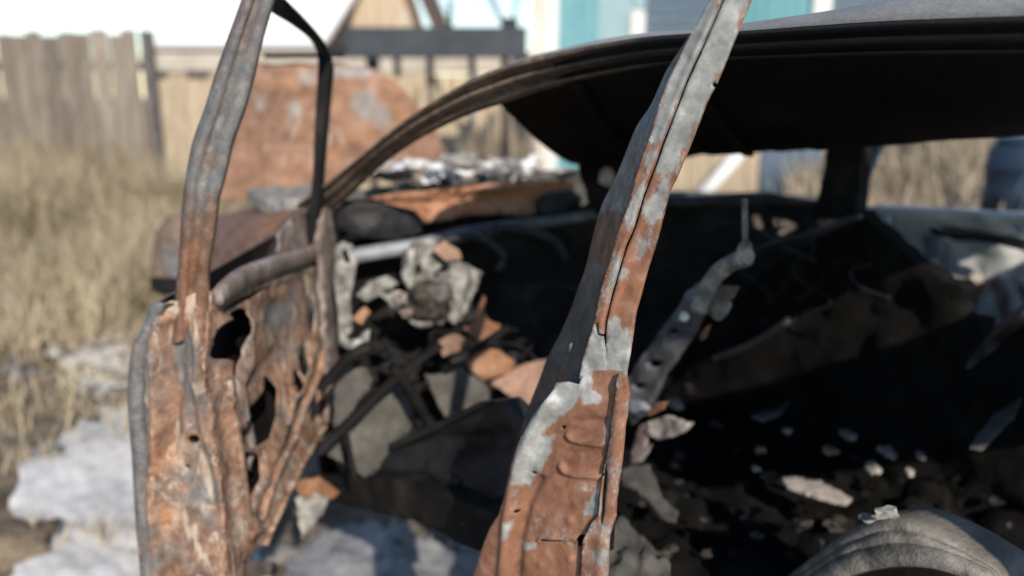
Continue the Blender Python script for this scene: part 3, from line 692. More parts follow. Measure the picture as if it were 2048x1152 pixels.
low = sheet('pillar_base', [(1112, 766), (1135, 764), (1158, 770), (1164, 752), (1185, 742), (1225, 742), (1236, 745), (1228, 800), (1222, 838), (1214, 890), (1206, 930), (1200, 971), (1194, 1031), (1180, 1046), (1163, 1080), (1158, 1151), (1152, 1290), (890, 1290), (942, 1151), (956, 1107), (976, 1059), (996, 1031), (1012, 987), (1024, 930), (1040, 882), (1072, 826), (1100, 794)],
            Pp(-.006), 'pillar', CAR, holes=[dot(1127, 855, 5), dot(1067, 946, 5), dot(1034, 1022, 4), [(1085, 1076), (1116, 1077), (1118, 1083), (1090, 1083)], [(1156, 1073), (1168, 1070), (1166, 1090), (1155, 1092)]],
            step=5, h=emb, thick=.003, curve=False,
            paint=lambda x, y: max(.5 + .18 * nz((x, y), .05, 2) - .42, patch([[(1112, 760), (1165, 765), (1160, 795), (1130, 830), (1100, 850), (1085, 870), (1110, 870), (1105, 905), (1075, 950), (1055, 965), (1030, 960), (1045, 870)], [(1165, 740), (1186, 742), (1182, 780), (1206, 795), (1196, 806), (1165, 808)], [(1190, 990), (1196, 980), (1194, 1030), (1170, 1030), (1172, 1005)], [(1020, 1035), (1030, 1040), (1020, 1070), (1012, 1070)], [(1040, 1085), (1075, 1087), (1070, 1098), (1045, 1098)]], 8)(x, y)),
            label='orange rusted foot of the centre pillar with bolt holes')
sheet('pillar_edge', [(1238, 745), (1252, 742), (1257, 790), (1249, 850), (1241, 930), (1235, 971), (1229, 1035), (1217, 1075), (1213, 1151), (1208, 1290), (1156, 1290), (1160, 1151), (1165, 1082), (1183, 1046), (1196, 1031), (1203, 971), (1209, 930), (1217, 890), (1224, 838), (1231, 800)],
      Pp(-.014), 'pillar', low, holes=[[(1212, 926), (1216, 950), (1213, 990), (1210, 1020), (1205, 1046), (1200, 1040), (1203, 985), (1206, 950)]], step=8, thick=.004, curve=False,
      h=lambda x, y: .004 * ridge(x, y, [(1238, 760), (1236, 850), (1224, 930), (1222, 1000), (1206, 1080), (1190, 1200)], 7) + crumple(.002, .03, .1, 2)(x, y),
      paint=lambda x, y: .36 + .3 * nz((x, y), .03, 6), label='folded right edge of the pillar foot')
sheet('slot_backing', [(1195, 900), (1235, 900), (1225, 1100), (1150, 1110), (1150, 1060), (1190, 1040)], Pp(.03), 'soot', low, step=22, thick=.003)

# ---- near front door, swung open
HB, FB = Vector((-.393, 1.72, 0)), Vector((-.424, 1.12, 0))       # hinge and free edge, inner face
PI = Pab(HB, FB); PE = Py(1.115)
def rib(x, y):
    v = crumple(.004, .02, .05, 3)(x, y) + crease(.003, .02, 2, 1, .5)(x, y)
    v += .016 * ridge(x, y, [(452, 640), (446, 760), (462, 860), (474, 960), (494, 1090)], 9)      # pressed flange beside the edge
    v += .014 * ridge(x, y, [(628, 690), (606, 750), (580, 800), (556, 880), (520, 960), (492, 1060)], 9)   # diagonal brace
    v += .012 * ridge(x, y, [(490, 640), (500, 720), (474, 770), (486, 850)], 8)
    v += .010 * ridge(x, y, [(640, 840), (600, 905), (560, 985), (510, 1090)], 7)                   # folded lower lip
    v -= .016 * ridge(x, y, [(560, 620), (575, 690), (545, 745)], 26)
    v += .006 * ridge(x, y, [(430, 612), (520, 570), (640, 536)], 6)
    return v
HOLES = [[(490, 616), (458, 630), (432, 660), (425, 690), (426, 716), (450, 722), (456, 764), (473, 744), (484, 708), (492, 650)],
         [(545, 752), (518, 795), (486, 832), (485, 865), (502, 896), (538, 876), (552, 837), (556, 780)], [(484, 908), (520, 912), (512, 958), (493, 1006), (483, 963)],
         [(576, 822), (589, 848), (582, 906), (570, 890), (566, 854)], [(610, 552), (622, 562), (629, 640), (626, 675), (614, 619)], [(627, 794), (636, 784), (635, 832), (626, 842)],
         [(452, 617), (480, 598), (518, 577), (530, 576), (500, 598), (462, 620)], [(608, 694), (615, 684), (608, 740), (598, 750)], [(588, 752), (596, 742), (592, 790), (584, 802)], [(548, 912), (560, 888), (556, 930), (538, 968), (532, 962)], [(600, 800), (612, 780), (614, 830), (602, 850)]]
door = sheet('front_door', [(421, 590), (436, 600), (470, 575), (520, 552), (575, 538), (640, 520), (664, 560), (668, 700), (666, 800), (643, 847), (609, 908), (581, 970), (547, 1032), (513, 1100), (505, 1118), (490, 1130), (485, 1290), (440, 1290), (452, 1150), (442, 1000), (424, 850), (412, 720)],
             PI, 'door', CAR, holes=HOLES, step=7, thick=.003, jag=3, curve=True, h=rib,
             paint=lambda x, y: max(.12 + .35 * nz((x, y), .016, 3), patch([[(535, 610), (590, 600), (595, 650), (560, 665)], [(620, 480), (668, 480), (668, 620), (640, 620)]], 20)(x, y) - .1),
             label='rusted inner panel of the open front door with angular cut-outs')
sheet('door_dark_backing', [(434, 600), (560, 560), (655, 545), (655, 800), (600, 900), (520, 1060), (470, 1120), (455, 900)], lambda x, y: PI(x, y) - Vector((.05, 0, 0)), 'soot', door, step=20, thick=.003)  # added black sheet so the cut-outs look dark inside
for pts_, w_ in (([(634, 700), (622, 752), (598, 815), (570, 880), (535, 950), (505, 1040)], .008), ([(436, 760), (458, 850), (470, 950), (490, 1080)], .008), ([(560, 760), (572, 800), (560, 850)], .006), ([(640, 850), (600, 915), (560, 990), (515, 1090)], .007)):
    pp = smooth_line([tuple(PI(*q_) + Vector((.012 + .006 * nz(q_, .03, 2), 0, 0))) for q_ in pts_], 6)
    o = tube('door_brace', pp, [w_ * (1 + .4 * nz((k_, w_ * 1000), .5, 3)) for k_ in range(len(pp))], 'door', door, 7, squash=.5)
tube('regulator_arm', [PI(500, 830) - Vector((.02, 0, 0)), PI(515, 855) - Vector((.02, 0, 0)), PI(528, 905) - Vector((.02, 0, 0)), PI(520, 940) - Vector((.02, 0, 0))], [.010, .013, .010, .008], 'belt', door, 8)
# edge face of the door, towards the viewer
sheet('door_edge', [(301, 618), (330, 606), (360, 600), (395, 585), (423, 590), (416, 700), (428, 800), (440, 900), (450, 1000), (462, 1090), (470, 1290), (290, 1290), (284, 1152), (276, 1032), (276, 912), (278, 826), (282, 773), (286, 700)],
      PE, 'door', door, step=7, thick=.004, curve=True, jag=3,
      holes=[dot(388, 878, 11), dot(374, 935, 5)],
      h=lambda x, y: crumple(.005, .02, .06, 7)(x, y) + crease(.007, .02, 5, 1, .4)(x, y) * min(1, max(.25, (y - 700) / 250)) +  .016 * ridge(x, y, [(318, 640), (308, 760), (318, 880), (306, 1010), (320, 1150)], 14) + .016 * ridge(x, y, [(400, 620), (398, 760), (412, 850), (440, 940), (448, 1010)], 12) - .014 * ridge(x, y, [(350, 660), (355, 760), (340, 900)], 16),
      paint=lambda x, y: max(.10 + .5 * nz((x, y), .014, 9), patch([[(345, 660), (395, 670), (400, 760), (380, 820), (345, 760)], [(290, 690), (310, 700), (300, 880), (285, 880)], [(395, 960), (440, 950), (440, 1010), (400, 1010)]], 18)(x, y) - .12),
      label='crumpled rusty edge of the open door facing the viewer')
# outer skin lip and skin
vs, fs, at = [], [], []
sk = smooth_line([(318, 606), (301, 616), (287, 654), (270, 688), (262, 722), (258, 773), (259, 826), (266, 912), (273, 1032), (283, 1152), (290, 1290)], 4)
for x, y in sk:
    for q, Yp in ((x + 30, 1.112), (x + 12, 1.106), (x + 2, 1.112), (x, 1.13)): vs.append(Py(Yp)(q, y)); at.append(.75)
    b = Py(1.13)(x, y); f_ = (sk.index((x, y)) / len(sk)); vs.append(Vector((b.x + .005, 1.75, b.z))); at.append(.5)
for i in range(len(sk) - 1):
    for j in range(4): fs.append([i * 5 + j, (i + 1) * 5 + j, (i + 1) * 5 + j + 1, i * 5 + j + 1])
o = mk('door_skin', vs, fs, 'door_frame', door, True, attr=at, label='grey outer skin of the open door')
md = o.modifiers.new('thickness', 'SOLIDIFY'); md.thickness = .002
# window frame: rear post
vs, fs, at = [], [], []
fl = smooth_line([(495, -40), (482, 0), (455, 75), (431, 144), (410, 212), (386, 280), (373, 342), (366, 393), (362, 431), (359, 500), (352, 568), (345, 636), (340, 690)], 4)
fr = smooth_line([(560, -40), (550, 0), (527, 79), (510, 154), (492, 219), (469, 284), (451, 359), (441, 393), (437, 425), (430, 480), (421, 530), (421, 590), (418, 660)], 4)
for i, (p, q) in enumerate(zip(fl, fr)):
    for t, Yp in ((0, 1.16), (.03, 1.125), (.12, 1.112), (.30, 1.108), (.36, 1.122), (.56, 1.124), (.62, 1.108), (.90, 1.106), (.98, 1.118), (1, 1.16)):
        x = p[0] + (q[0] - p[0]) * t; y = p[1] + (q[1] - p[1]) * t; vs.append(Py(Yp)(x, y)); at.append(.80 - .68 * max(0, min(1, (y - 350) / 150)) + .2 * nz((x, y), .03, 4) - .25 * (t in (0, .03, .98, 1)))
for i in range(len(fl) - 1):
    for j in range(9): fs.append([i * 10 + j, (i + 1) * 10 + j, (i + 1) * 10 + j + 1, i * 10 + j + 1])
    fs.append([i * 10 + 9, (i + 1) * 10 + 9, (i + 1) * 10, i * 10])
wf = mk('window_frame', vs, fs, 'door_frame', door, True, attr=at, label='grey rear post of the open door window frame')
# window frame: front post and top
o_px = smooth_line([(540, -28), (568, 0), (609, 41), (643, 82), (661, 122), (663, 150), (660, 178), (653, 260), (646, 342), (643, 393), (640, 450), (640, 500)], 4)
i_px = smooth_line([(518, 4), (547, 27), (581, 48), (616, 75), (632, 100), (636, 125), (634, 171), (629, 260), (626, 342), (621, 393), (614, 450), (606, 500)], 4)
vs, fs, at = [], [], []
K3 = len(o_px)
for i in range(K3):
    t = min(1, i / (K3 * .35)); Yp = 1.14 + .48 * t
    A = Py(Yp)(*o_px[i]); B = Py(Yp)(*i_px[i]); 
    for v in (A, A + Vector((-.004, -.012, 0)), B + Vector((.004, -.012, 0)), B, B + Vector((0, .022, 0)), A + Vector((0, .022, 0))): vs.append(v); at.append(.1)
for i in range(K3 - 1):
    for j in range(6): fs.append([i * 6 + j, (i + 1) * 6 + j, (i + 1) * 6 + (j + 1) % 6, i * 6 + (j + 1) % 6])
fs.append([0, 1, 2, 3, 4, 5]); fs.append([(K3 - 1) * 6 + j for j in range(6)][::-1])
mk('window_channel', vs, fs, 'soot', door, False, label='thin black front channel of the door window')
# belt rail
vs, fs = [], []
b0 = smooth_line([(424, 580), (445, 558), (479, 534), (547, 510), (616, 490), (650, 478)], 4); b1 = smooth_line([(428, 624), (446, 616), (490, 592), (530, 572), (590, 548), (655, 524)], 4)
for p, q in zip(b0, b1):
    A = PI(*p) + Vector((.012, 0, 0)); B = PI(*q) + Vector((.012, 0, 0))
    for t, d_ in ((0, -.012), (.06, .0), (.18, .002), (.62, .002), (.72, -.006), (.80, -.014)): vs.append(A.lerp(B, t) + Vector((d_, 0, 0)))
for i in range(len(b0) - 1):
    for j in range(5): fs.append([i * 6 + j, (i + 1) * 6 + j, (i + 1) * 6 + j + 1, i * 6 + j + 1])
    fs.append([i * 6 + 5, (i + 1) * 6 + 5, (i + 1) * 6, i * 6])
fs += [[0, 1, 2, 3, 4, 5], [len(vs) - 6 + j for j in range(6)][::-1]]
mk('belt_rail', vs, fs, 'belt', door, True, label='pale grey belt rail under the door window')
# hinge post
sheet('hinge_post', [(634, 410), (662, 420), (668, 520), (668, 700), (664, 830), (646, 838), (640, 700), (630, 560), (622, 480)], lambda x, y: PI(x, y) + Vector((.018, -.02, 0)), 'belt', door, step=14, thick=.008, h=crumple(.006, .03, .08, 4), jag=3)
sheet('corner_gusset', [(566, 470), (600, 430), (624, 420), (632, 450), (630, 500), (590, 520), (570, 505)], lambda x, y: PI(x, y) + Vector((-.01, 0, 0)), 'belt', door, step=14, thick=.004, h=crumple(.005))
# ---- front: wing, bonnet, cowl
def loft(name, curves, mat, parent, attr=None, label=None, thick=.003, flatten=False):
    vs, fs = [], []; n_ = len(curves[0])
    for c_ in curves: vs += c_
    for i in range(len(curves) - 1):
        for j in range(n_ - 1): fs.append([i * n_ + j, i * n_ + j + 1, (i + 1) * n_ + j + 1, (i + 1) * n_ + j])
    o = mk(name, vs, fs, mat, parent, True, attr=[attr] * len(vs) if attr is not None else None, label=label)
    md = o.modifiers.new('thickness', 'SOLIDIFY'); md.thickness = thick
    if flatten: o.data.polygons.foreach_set('use_smooth', [False] * len(o.data.polygons))
    return o
# wing: from the windscreen pillar foot to the headlamp corner, along the near side
stn = [(1.04, .94), (1.2, .955), (1.4, .96), (1.7, .93), (1.95, .90), (2.12, .865), (2.22, .81), (2.26, .73)]
cur = []
for n_, dz in ((.34, .035), (.22, .028), (.12, .012), (.05, -.02), (.02, -.07), (.0, -.15), (.01, -.24), (.04, -.30)):
    cur.append([car(s - (.10 if s > 2 else 0) * (n_ * 2.2), n_ + (.07 * max(0, s - 1.9) / .36), z + dz + .008 * nz((s, n_), 5, 1)) for s, z in smooth_line(stn, 3)])
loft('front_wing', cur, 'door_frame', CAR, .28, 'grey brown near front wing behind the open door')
sheet('headlamp_rim', [(292, 575), (286, 540), (300, 470), (330, 432), (372, 420), (420, 440), (430, 560), (380, 580), (320, 582)], Py(2.60), 'rail', CAR, step=14, thick=.05, h=lambda x, y: -.06 * (((x - 360) / 75) ** 2) + crumple(.008)(x, y), label='brown headlamp corner of the wing, left of the open door', paint=lambda x, y: .25 + .5 * ridge(x, y, [(335, 510), (345, 545)], 22))
sheet('headlamp_mouth', [(300, 556), (345, 558), (372, 572), (366, 590), (320, 590), (300, 575)], Py(2.54), 'soot', CAR, step=14, thick=.02)
# bonnet: wrenched upright and buckled
hood = sheet('bonnet', [(440, 128), (505, 122), (560, 128), (625, 124), (690, 124), (740, 138), (790, 163), (830, 198), (862, 240), (884, 270), (905, 310), (900, 345), (800, 350), (700, 372), (560, 395), (440, 400), (430, 250)],
             lambda x, y: Pab(car(1.95, 0, 0), car(1.75, 1.2, 0))(x, y), 'hood', CAR, step=14, thick=.006, jag=5,
             h=lambda x, y: crumple(.010, .008, .02, 5)(x, y) + .022 * ridge(x, y, [(660, 230), (720, 290), (800, 330)], 12) + .012 * ridge(x, y, [(430, 175), (600, 168), (790, 190)], 7) - .012 * ridge(x, y, [(430, 300), (600, 292), (720, 330)], 9) - .05 * max(0, (x - 760) / 140) ** 2 - .03 * max(0, (150 - y) / 30),
             paint=lambda x, y: patch([[(595, 140), (632, 140), (632, 172), (596, 175)], [(640, 130), (740, 128), (745, 150), (650, 160)], [(512, 190), (530, 188), (528, 222), (512, 222)], [(580, 205), (600, 200), (612, 238), (582, 240)], [(700, 185), (745, 190), (740, 235), (705, 225)], [(755, 215), (772, 222), (770, 250), (758, 250)]], 11)(x, y) * .9 - .02,
             label='rust orange bonnet wrenched upright, with grey paint flakes')
bar('bonnet_lip', Pab(car(1.95, 0, 0), car(1.75, 1.2, 0))(530, 113) - Vector((0, .01, 0)), Pab(car(1.95, 0, 0), car(1.75, 1.2, 0))(690, 112) - Vector((0, .01, 0)), .014, .012, 'soot', hood)
sheet('wing_ledge', [(492, 376), (505, 362), (550, 356), (625, 358), (640, 380), (640, 400), (580, 402), (520, 398)], Pz(1.0), 'ash_metal', CAR, step=9, thick=.035, h=crumple(.006))
# cowl below the windscreen, rust orange
cw_ = Pab(car(1.02, .05, 0), car(1.02, 1.45, 0))
cowl = sheet('cowl_panel', [(672, 404), (740, 392), (820, 382), (930, 372), (1040, 362), (1120, 358), (1150, 366), (1150, 385), (1115, 400), (1075, 425), (1060, 436), (1000, 428), (940, 430), (890, 440), (850, 446), (820, 430), (770, 412), (700, 412)],
             cw_, 'cowl', CAR, step=12, thick=.01, h=lambda x, y: crumple(.016, .02, .06, 2)(x, y) + .02 * ridge(x, y, [(700, 400), (900, 380), (1110, 365)], 10) - .025 * ridge(x, y, [(760, 410), (900, 402), (1060, 395)], 9),
             label='orange rusted cowl panel under the windscreen opening')
sheet('cowl_end', [(1080, 425), (1075, 405), (1105, 385), (1140, 378), (1165, 395), (1160, 430), (1120, 440)], Pab(car(.97, .05, 0), car(.97, 1.45, 0)), 'soot_sheen', cowl, step=12, thick=.012, h=crumple(.01))
# dark rest of the engine bay beneath the bonnet
sheet('engine_bay', [(640, 400), (900, 350), (1180, 340), (1260, 380), (1700, 395), (1700, 430), (640, 430)], Pab(car(1.55, 0, 0), car(1.35, 1.45, 0)), 'grey_floor', CAR, step=24, thick=.05, h=crumple(.05, .02, .05, 4))
# white ash and snow lumps lying on the scuttle
rr = random.Random(11)
ashes = root('ash_heap', car(1.3, .7, .95), 'lumps of white ash and snow lying on the scuttle behind the orange cowl', 'ash')
for i in range(44):
    x_ = rr.uniform(760, 1080); y_ = 358 - (x_ - 760) * .06 + rr.uniform(-30, 10)
    p = Ps(1.25 + rr.uniform(0, .25))(x_, y_); blob('lump', p, (rr.uniform(.015, .045), rr.uniform(.02, .05), rr.uniform(.008, .02)), rr.choice(['roof_snow', 'snow', 'snow', 'pale', 'ash_metal']), ashes, i, 2, .6)
for x_, y_, s_ in ((770, 350, .02), (800, 350, .025)): blob('lump', Ps(1.2)(x_, y_), (s_ * 1.5, s_, s_ * .5), 'soot', ashes, x_, 2, .5)
sheet('flake_plate', [(1105, 352), (1125, 335), (1165, 338), (1150, 352), (1128, 360)], Ps(1.04), 'ash_metal', CAR, step=9, thick=.004)

# ---- far side
PF = Pn(1.45)
fa = sheet('far_pillar', [(1658, 250), (1730, 250), (1722, 330), (1712, 440), (1624, 440), (1648, 330)], PF, 'soot', CAR, step=18, thick=.05, curve=False, h=crumple(.006))
bar('quarter_strut', Pn(1.50)(1772, 255), Pn(1.50)(1700, 430), .022, .02, 'blue', CAR, nrm=-N)
fd = sheet('far_door', [(1700, 418), (1760, 410), (2048, 425), (2400, 450), (2420, 900), (1700, 800)], Pn(1.53), 'fardoor', CAR, step=18, thick=.03, curve=False, holes=[[(1862, 448), (1900, 452), (1960, 462), (2045, 478), (2048, 495), (1990, 490), (1900, 484), (1890, 470)], [(1776, 432), (1790, 430), (1786, 452), (1778, 452)], [(2022, 448), (2040, 450), (2040, 462), (2022, 460)]],
          h=lambda x, y: crumple(.02, .015, .05, 6)(x, y) + .03 * ridge(x, y, [(1730, 424), (1900, 428), (2100, 440)], 16) - .03 * ridge(x, y, [(1840, 490), (1880, 500), (1880, 530)], 12),
          paint=lambda x, y: .85 - .7 * max(0, min(1, (y - 540) / 50)) + .5 * nz((x, y), .02, 3), label='white and rust inner panel of the far door')
sheet('door_dark_backing', [(1700, 425), (2420, 455), (2420, 900), (1700, 780)], Pn(1.60), 'soot', fd, step=40, thick=.01, curve=False)  # same added dark backing behind the far door's openings
tube('latch_rod', smooth_line([tuple(Pn(1.48)(*p)) for p in ((1862, 458), (1900, 470), (1960, 474), (2060, 498))], 4), .008, 'black_steel', fd)
sheet('latch_plate', [(1845, 470), (1882, 466), (1886, 510), (1850, 520)], Pn(1.50), 'ash_blue', fd, step=12, thick=.006, h=crumple(.006))
for x_, y_ in ((2010, 605), (1950, 560)): blob('knob', Pn(1.48)(x_, y_), (.02, .02, .02), 'pale', fd, x_, 2)
sheet('inner_skin_tear', [(1930, 575), (1965, 560), (2050, 545), (2060, 640), (1990, 650), (1950, 640)], Pn(1.46), 'fardoor', fd, step=14, thick=.004, h=crumple(.02), jag=6, paint=lambda x, y: .3 + .5 * nz((x, y), .03, 3))
tube('harness', smooth_line([tuple(Pn(1.15)(*p)) for p in ((1918, 728), (1950, 695), (1985, 665), (2030, 630), (2070, 590))], 4), .006, 'belt', CAR)

sheet('bulkhead', [(655, 425), (860, 432), (1080, 420), (1200, 410), (1200, 760), (660, 760)], Pab(car(1.07, .05, 0), car(1.05, 1.45, 0)), 'soot', CAR, step=26, thick=.02, h=crumple(.01))
# ---- dashboard and bulkhead, charred
PD = Pab(car(1.0, .1, 0), car(.82, 1.45, 0))
dash = sheet('dashboard', [(862, 470), (930, 448), (1010, 446), (1090, 436), (1160, 422), (1190, 405), (1240, 400), (1330, 405), (1420, 400), (1480, 392), (1530, 394), (1570, 398), (1650, 408), (1730, 428), (1790, 480), (1790, 860), (640, 1000), (640, 620), (720, 520)],
             PD, 'soot', CAR, step=20, thick=.02, curve=False, holes=[[(1512, 434), (1530, 434), (1532, 458), (1516, 460)], [(1552, 442), (1566, 440), (1608, 452), (1600, 462), (1566, 470), (1552, 466)]],
             h=lambda x, y: crumple(.04, .012, .04, 12)(x, y), label='charred remains of the dashboard and bulkhead')
sheet('dash_rim', [(1240, 398), (1330, 392), (1400, 392), (1480, 386), (1540, 384), (1580, 392), (1650, 402), (1650, 418), (1560, 412), (1400, 416), (1330, 418), (1240, 412)], Pab(car(.97, .1, 0), car(.79, 1.45, 0)), 'soot_sheen', dash, step=14, thick=.02, h=crumple(.012, .03, .08, 2))
# drooping headlining lump between roof and dashboard
sheet('windscreen_rag', [(1158, 325), (1200, 318), (1245, 300), (1260, 340), (1240, 400), (1200, 430), (1180, 400), (1168, 360)], Pab(car(.80, .3, 0), car(.72, 1.2, 0)), 'char', CAR, step=14, thick=.01, h=crumple(.02, .03, .08))
blob('melted_bead', Ps(.72)(1213, 355), (.018, .018, .02), 'pale', CAR, 3, 2)
# cross-car beam and steering
tube('cross_beam', smooth_line([tuple(Pab(car(.90, .1, 0), car(.78, 1.45, 0))(*p)) for p in ((696, 514), (760, 503), (830, 492), (868, 485))], 3), .0165, 'ash_blue', CAR, 14, label='blue grey tube of the cross-car beam')
tube('cross_beam', smooth_line([tuple(Pab(car(.93, .1, 0), car(.81, 1.45, 0))(*p)) for p in ((862, 486), (960, 462), (1080, 446), (1210, 428))], 3), [.018] * 3 + [.016] * 3 + [.013] * 4, 'seat_steel', CAR, 12, label='sooty middle of the cross-car beam')
sheet('pillar_bracket', [(672, 492), (688, 484), (706, 490), (714, 520), (708, 560), (700, 600), (706, 660), (700, 700), (680, 690), (676, 620), (668, 560)], Pab(car(.86, .1, 0), car(.74, 1.45, 0)), 'ash_metal', CAR, step=9, thick=.006, holes=[[(683, 502), (693, 500), (700, 522), (692, 526)]], h=crumple(.006))
PST = Pab(car(.86, .1, 0), car(.74, 1.45, 0))
sc = sheet('steering_bracket', [(812, 500), (832, 486), (858, 478), (878, 490), (882, 530), (872, 548), (876, 590), (846, 604), (820, 590), (806, 556)], PST, 'ash_metal', CAR, step=7, thick=.014, jag=4,
           holes=[[(832, 534), (843, 531), (845, 549), (835, 552)]], h=lambda x, y: crumple(.006, .03, .1, 8)(x, y) + .012 * ridge(x, y, [(822, 500), (818, 590)], 6), label='ash grey steering column bracket with holes')
sheet('bracket_wing', [(886, 540), (905, 520), (935, 528), (966, 545), (952, 580), (932, 622), (908, 648), (896, 640), (908, 598), (880, 590), (872, 560)], Pab(car(.84, .1, 0), car(.74, 1.45, 0)), 'ash_metal', sc, step=7, thick=.010, jag=3,
      holes=[[(878, 526), (896, 524), (902, 540), (884, 546)], [(874, 566), (892, 564), (896, 580), (878, 584)]], h=lambda x, y: crumple(.006, .03, .1, 3)(x, y) + .014 * ridge(x, y, [(930, 545), (905, 640)], 8), label='sloping pale wing of the steering bracket')
q = Pab(car(.82, .1, 0), car(.70, 1.45, 0)); c0 = q(850, 600)
ax = (D * -.75 + N * -.1 + Vector((0, 0, .5))).normalized()
ax = (D * -.55 + N * -.55 + Vector((0, 0, .12))).normalized()
blob('column_housing', c0 + Vector((0, 0, -.004)), (.052, .045, .036), 'debris', sc, 5, 3, .55, 1.6)
blob('column_housing', c0 + Vector((.03, -.01, .012)), (.028, .03, .024), 'grey_floor', sc, 9, 3, .7, 2.2)
arc_ = [c0 + ax * .014 + (Vector((0, 0, 1)).cross(ax)).normalized() * (.046 * math.cos(a_)) + Vector((0, 0, .050 * math.sin(a_))) for a_ in [R(v) for v in range(225, 301, 7)]]
tube('column_collar', arc_, [.004, .006, .008, .009, .010, .010, .010, .009, .008, .006, .004], 'ash_metal', sc, 8)
for x_, y_, r_ in ((800, 600, .012), (880, 640, .009), (815, 625, .010), (790, 612, .008)):
    blob('clinker', Pab(car(.80, .1, 0), car(.68, 1.45, 0))(x_, y_), (r_ * 1.2, r_, r_), ('ash_metal', 'seat_steel', 'belt')[x_ % 3], sc, x_, 2, .8)
sheet('column_tab', [(866, 500), (890, 482), (918, 500), (925, 520), (890, 522)], Pab(car(.83, .1, 0), car(.71, 1.45, 0)), 'rust_pink', sc, step=8, thick=.005, h=crumple(.008))
sheet('column_tab', [(760, 590), (800, 580), (830, 600), (822, 640), (790, 620)], Pab(car(.83, .1, 0), car(.71, 1.45, 0)), 'ash_metal', sc, step=8, thick=.006, h=crumple(.01), jag=4)
sheet('column_tab', [(898, 600), (940, 560), (950, 580), (925, 640), (905, 640)], Pab(car(.85, .1, 0), car(.73, 1.45, 0)), 'ash_metal', sc, step=8, thick=.006, h=crumple(.01), jag=4)
sheet('leaf_bracket', [(712, 590), (740, 562), (775, 552), (800, 566), (770, 585), (735, 605)], Pab(car(.88, .1, 0), car(.76, 1.45, 0)), 'ash_metal', CAR, step=9, thick=.005, h=crumple(.008))
tube('dash_frame', smooth_line([tuple(Pab(car(.88, .1, 0), car(.76, 1.45, 0))(*p)) for p in ((880, 486), (940, 470), (985, 490), (1008, 515), (995, 540))], 4), .009, 'soot_sheen', CAR)
tube('dash_frame', smooth_line([tuple(Pab(car(.88, .1, 0), car(.76, 1.45, 0))(*p)) for p in ((990, 455), (1060, 462), (1110, 485), (1130, 520))], 4), .011, 'soot_sheen', CAR)
sheet('instrument_hood', [(676, 420), (700, 402), (760, 404), (820, 418), (846, 440), (840, 462), (780, 476), (700, 470), (672, 455)], Pab(car(.93, .05, 0), car(.86, 1.45, 0)), 'soot_sheen', CAR, step=11, thick=.03, h=lambda x, y: .04 * (1 - ((x - 760) / 90) ** 2) + crumple(.008)(x, y))

# ---- floor, sill, footwell
vs, fs = [], []
for i in range(25):
    for j in range(15): vs.append(car(-.95 + i * .085, .38 + j * .076, .26 + .025 * nz((i, j), .6, 1)))
for i in range(24):
    for j in range(14): fs.append([i * 15 + j, (i + 1) * 15 + j, (i + 1) * 15 + j + 1, i * 15 + j + 1])
o = mk('floor_pan', vs, fs, 'char', CAR, True); md = o.modifiers.new('thickness', 'SOLIDIFY'); md.thickness = .02
PFL = Pab(car(.74, .1, 0), car(.62, 1.45, 0))
for poly, m_, k_ in (([(668, 760), (690, 730), (738, 738), (748, 760), (700, 830), (668, 858)], 'grey_floor', 'foot_plate'),
                     ([(770, 780), (800, 762), (832, 842), (800, 890), (742, 955), (712, 945), (690, 842)], 'grey_floor', 'foot_plate'),
                     ([(640, 880), (684, 860), (692, 930), (650, 910)], 'grey_floor', 'foot_plate'),
                     ([(850, 752), (925, 736), (970, 765), (985, 795), (950, 822), (888, 834)], 'grey_floor', 'foot_plate'),
                     ([(930, 660), (955, 640), (968, 590), (975, 640), (1004, 650), (998, 672), (965, 690)], 'rust_plain', 'rust_scrap'),
                     ([(876, 690), (905, 668), (945, 680), (925, 704), (885, 712)], 'rust_pink', 'rust_scrap'),
                     ([(936, 728), (960, 696), (1000, 700), (1034, 728), (1010, 750), (965, 762)], 'rust_plain', 'rust_scrap'),
                     ([(985, 768), (1040, 735), (1100, 715), (1100, 760), (1060, 815), (1030, 800)], 'rust_pink', 'rust_scrap'),
                     ([(705, 640), (735, 615), (745, 625), (725, 650)], 'rust_plain', 'rust_scrap'),
                     ([(700, 690), (740, 660), (735, 690), (710, 720)], 'ash_metal', 'rust_scrap'),
                     ([(890, 826), (945, 812), (930, 832), (900, 842)], 'rust_pink', 'rust_scrap'),
                     ([(585, 965), (640, 955), (680, 985), (660, 1005), (600, 990)], 'rust_plain', 'rust_scrap'),
                     ([(590, 1000), (625, 985), (660, 995), (640, 1040), (605, 1080)], 'ash_metal', 'rust_scrap')):
    sheet(k_, poly, PFL, m_, CAR, step=12, thick=.008, h=crumple(.012, .03, .08, poly[0][0]), jag=4)
PBR = Pab(car(.66, .1, 0), car(.54, 1.45, 0))
for pts_, w_ in (([(636, 905), (700, 842), (770, 775), (810, 742), (880, 690)], .013), ([(786, 735), (812, 770), (838, 812), (862, 852)], .019), ([(688, 850), (698, 900), (712, 965)], .009), ([(900, 724), (950, 700), (1015, 655)], .012), ([(640, 780), (690, 720), (740, 690)], .014)):
    pp = smooth_line([tuple(PBR(*q_)) for q_ in pts_], 5)
    tube('seat_rail', pp, [w_ * (1 + .35 * nz((k_, w_ * 900), .7, 2)) for k_ in range(len(pp))], 'soot', CAR, 8, squash=.6)
PSL = Pab(car(.5, .12, 0), car(.5, 1.45, 0))
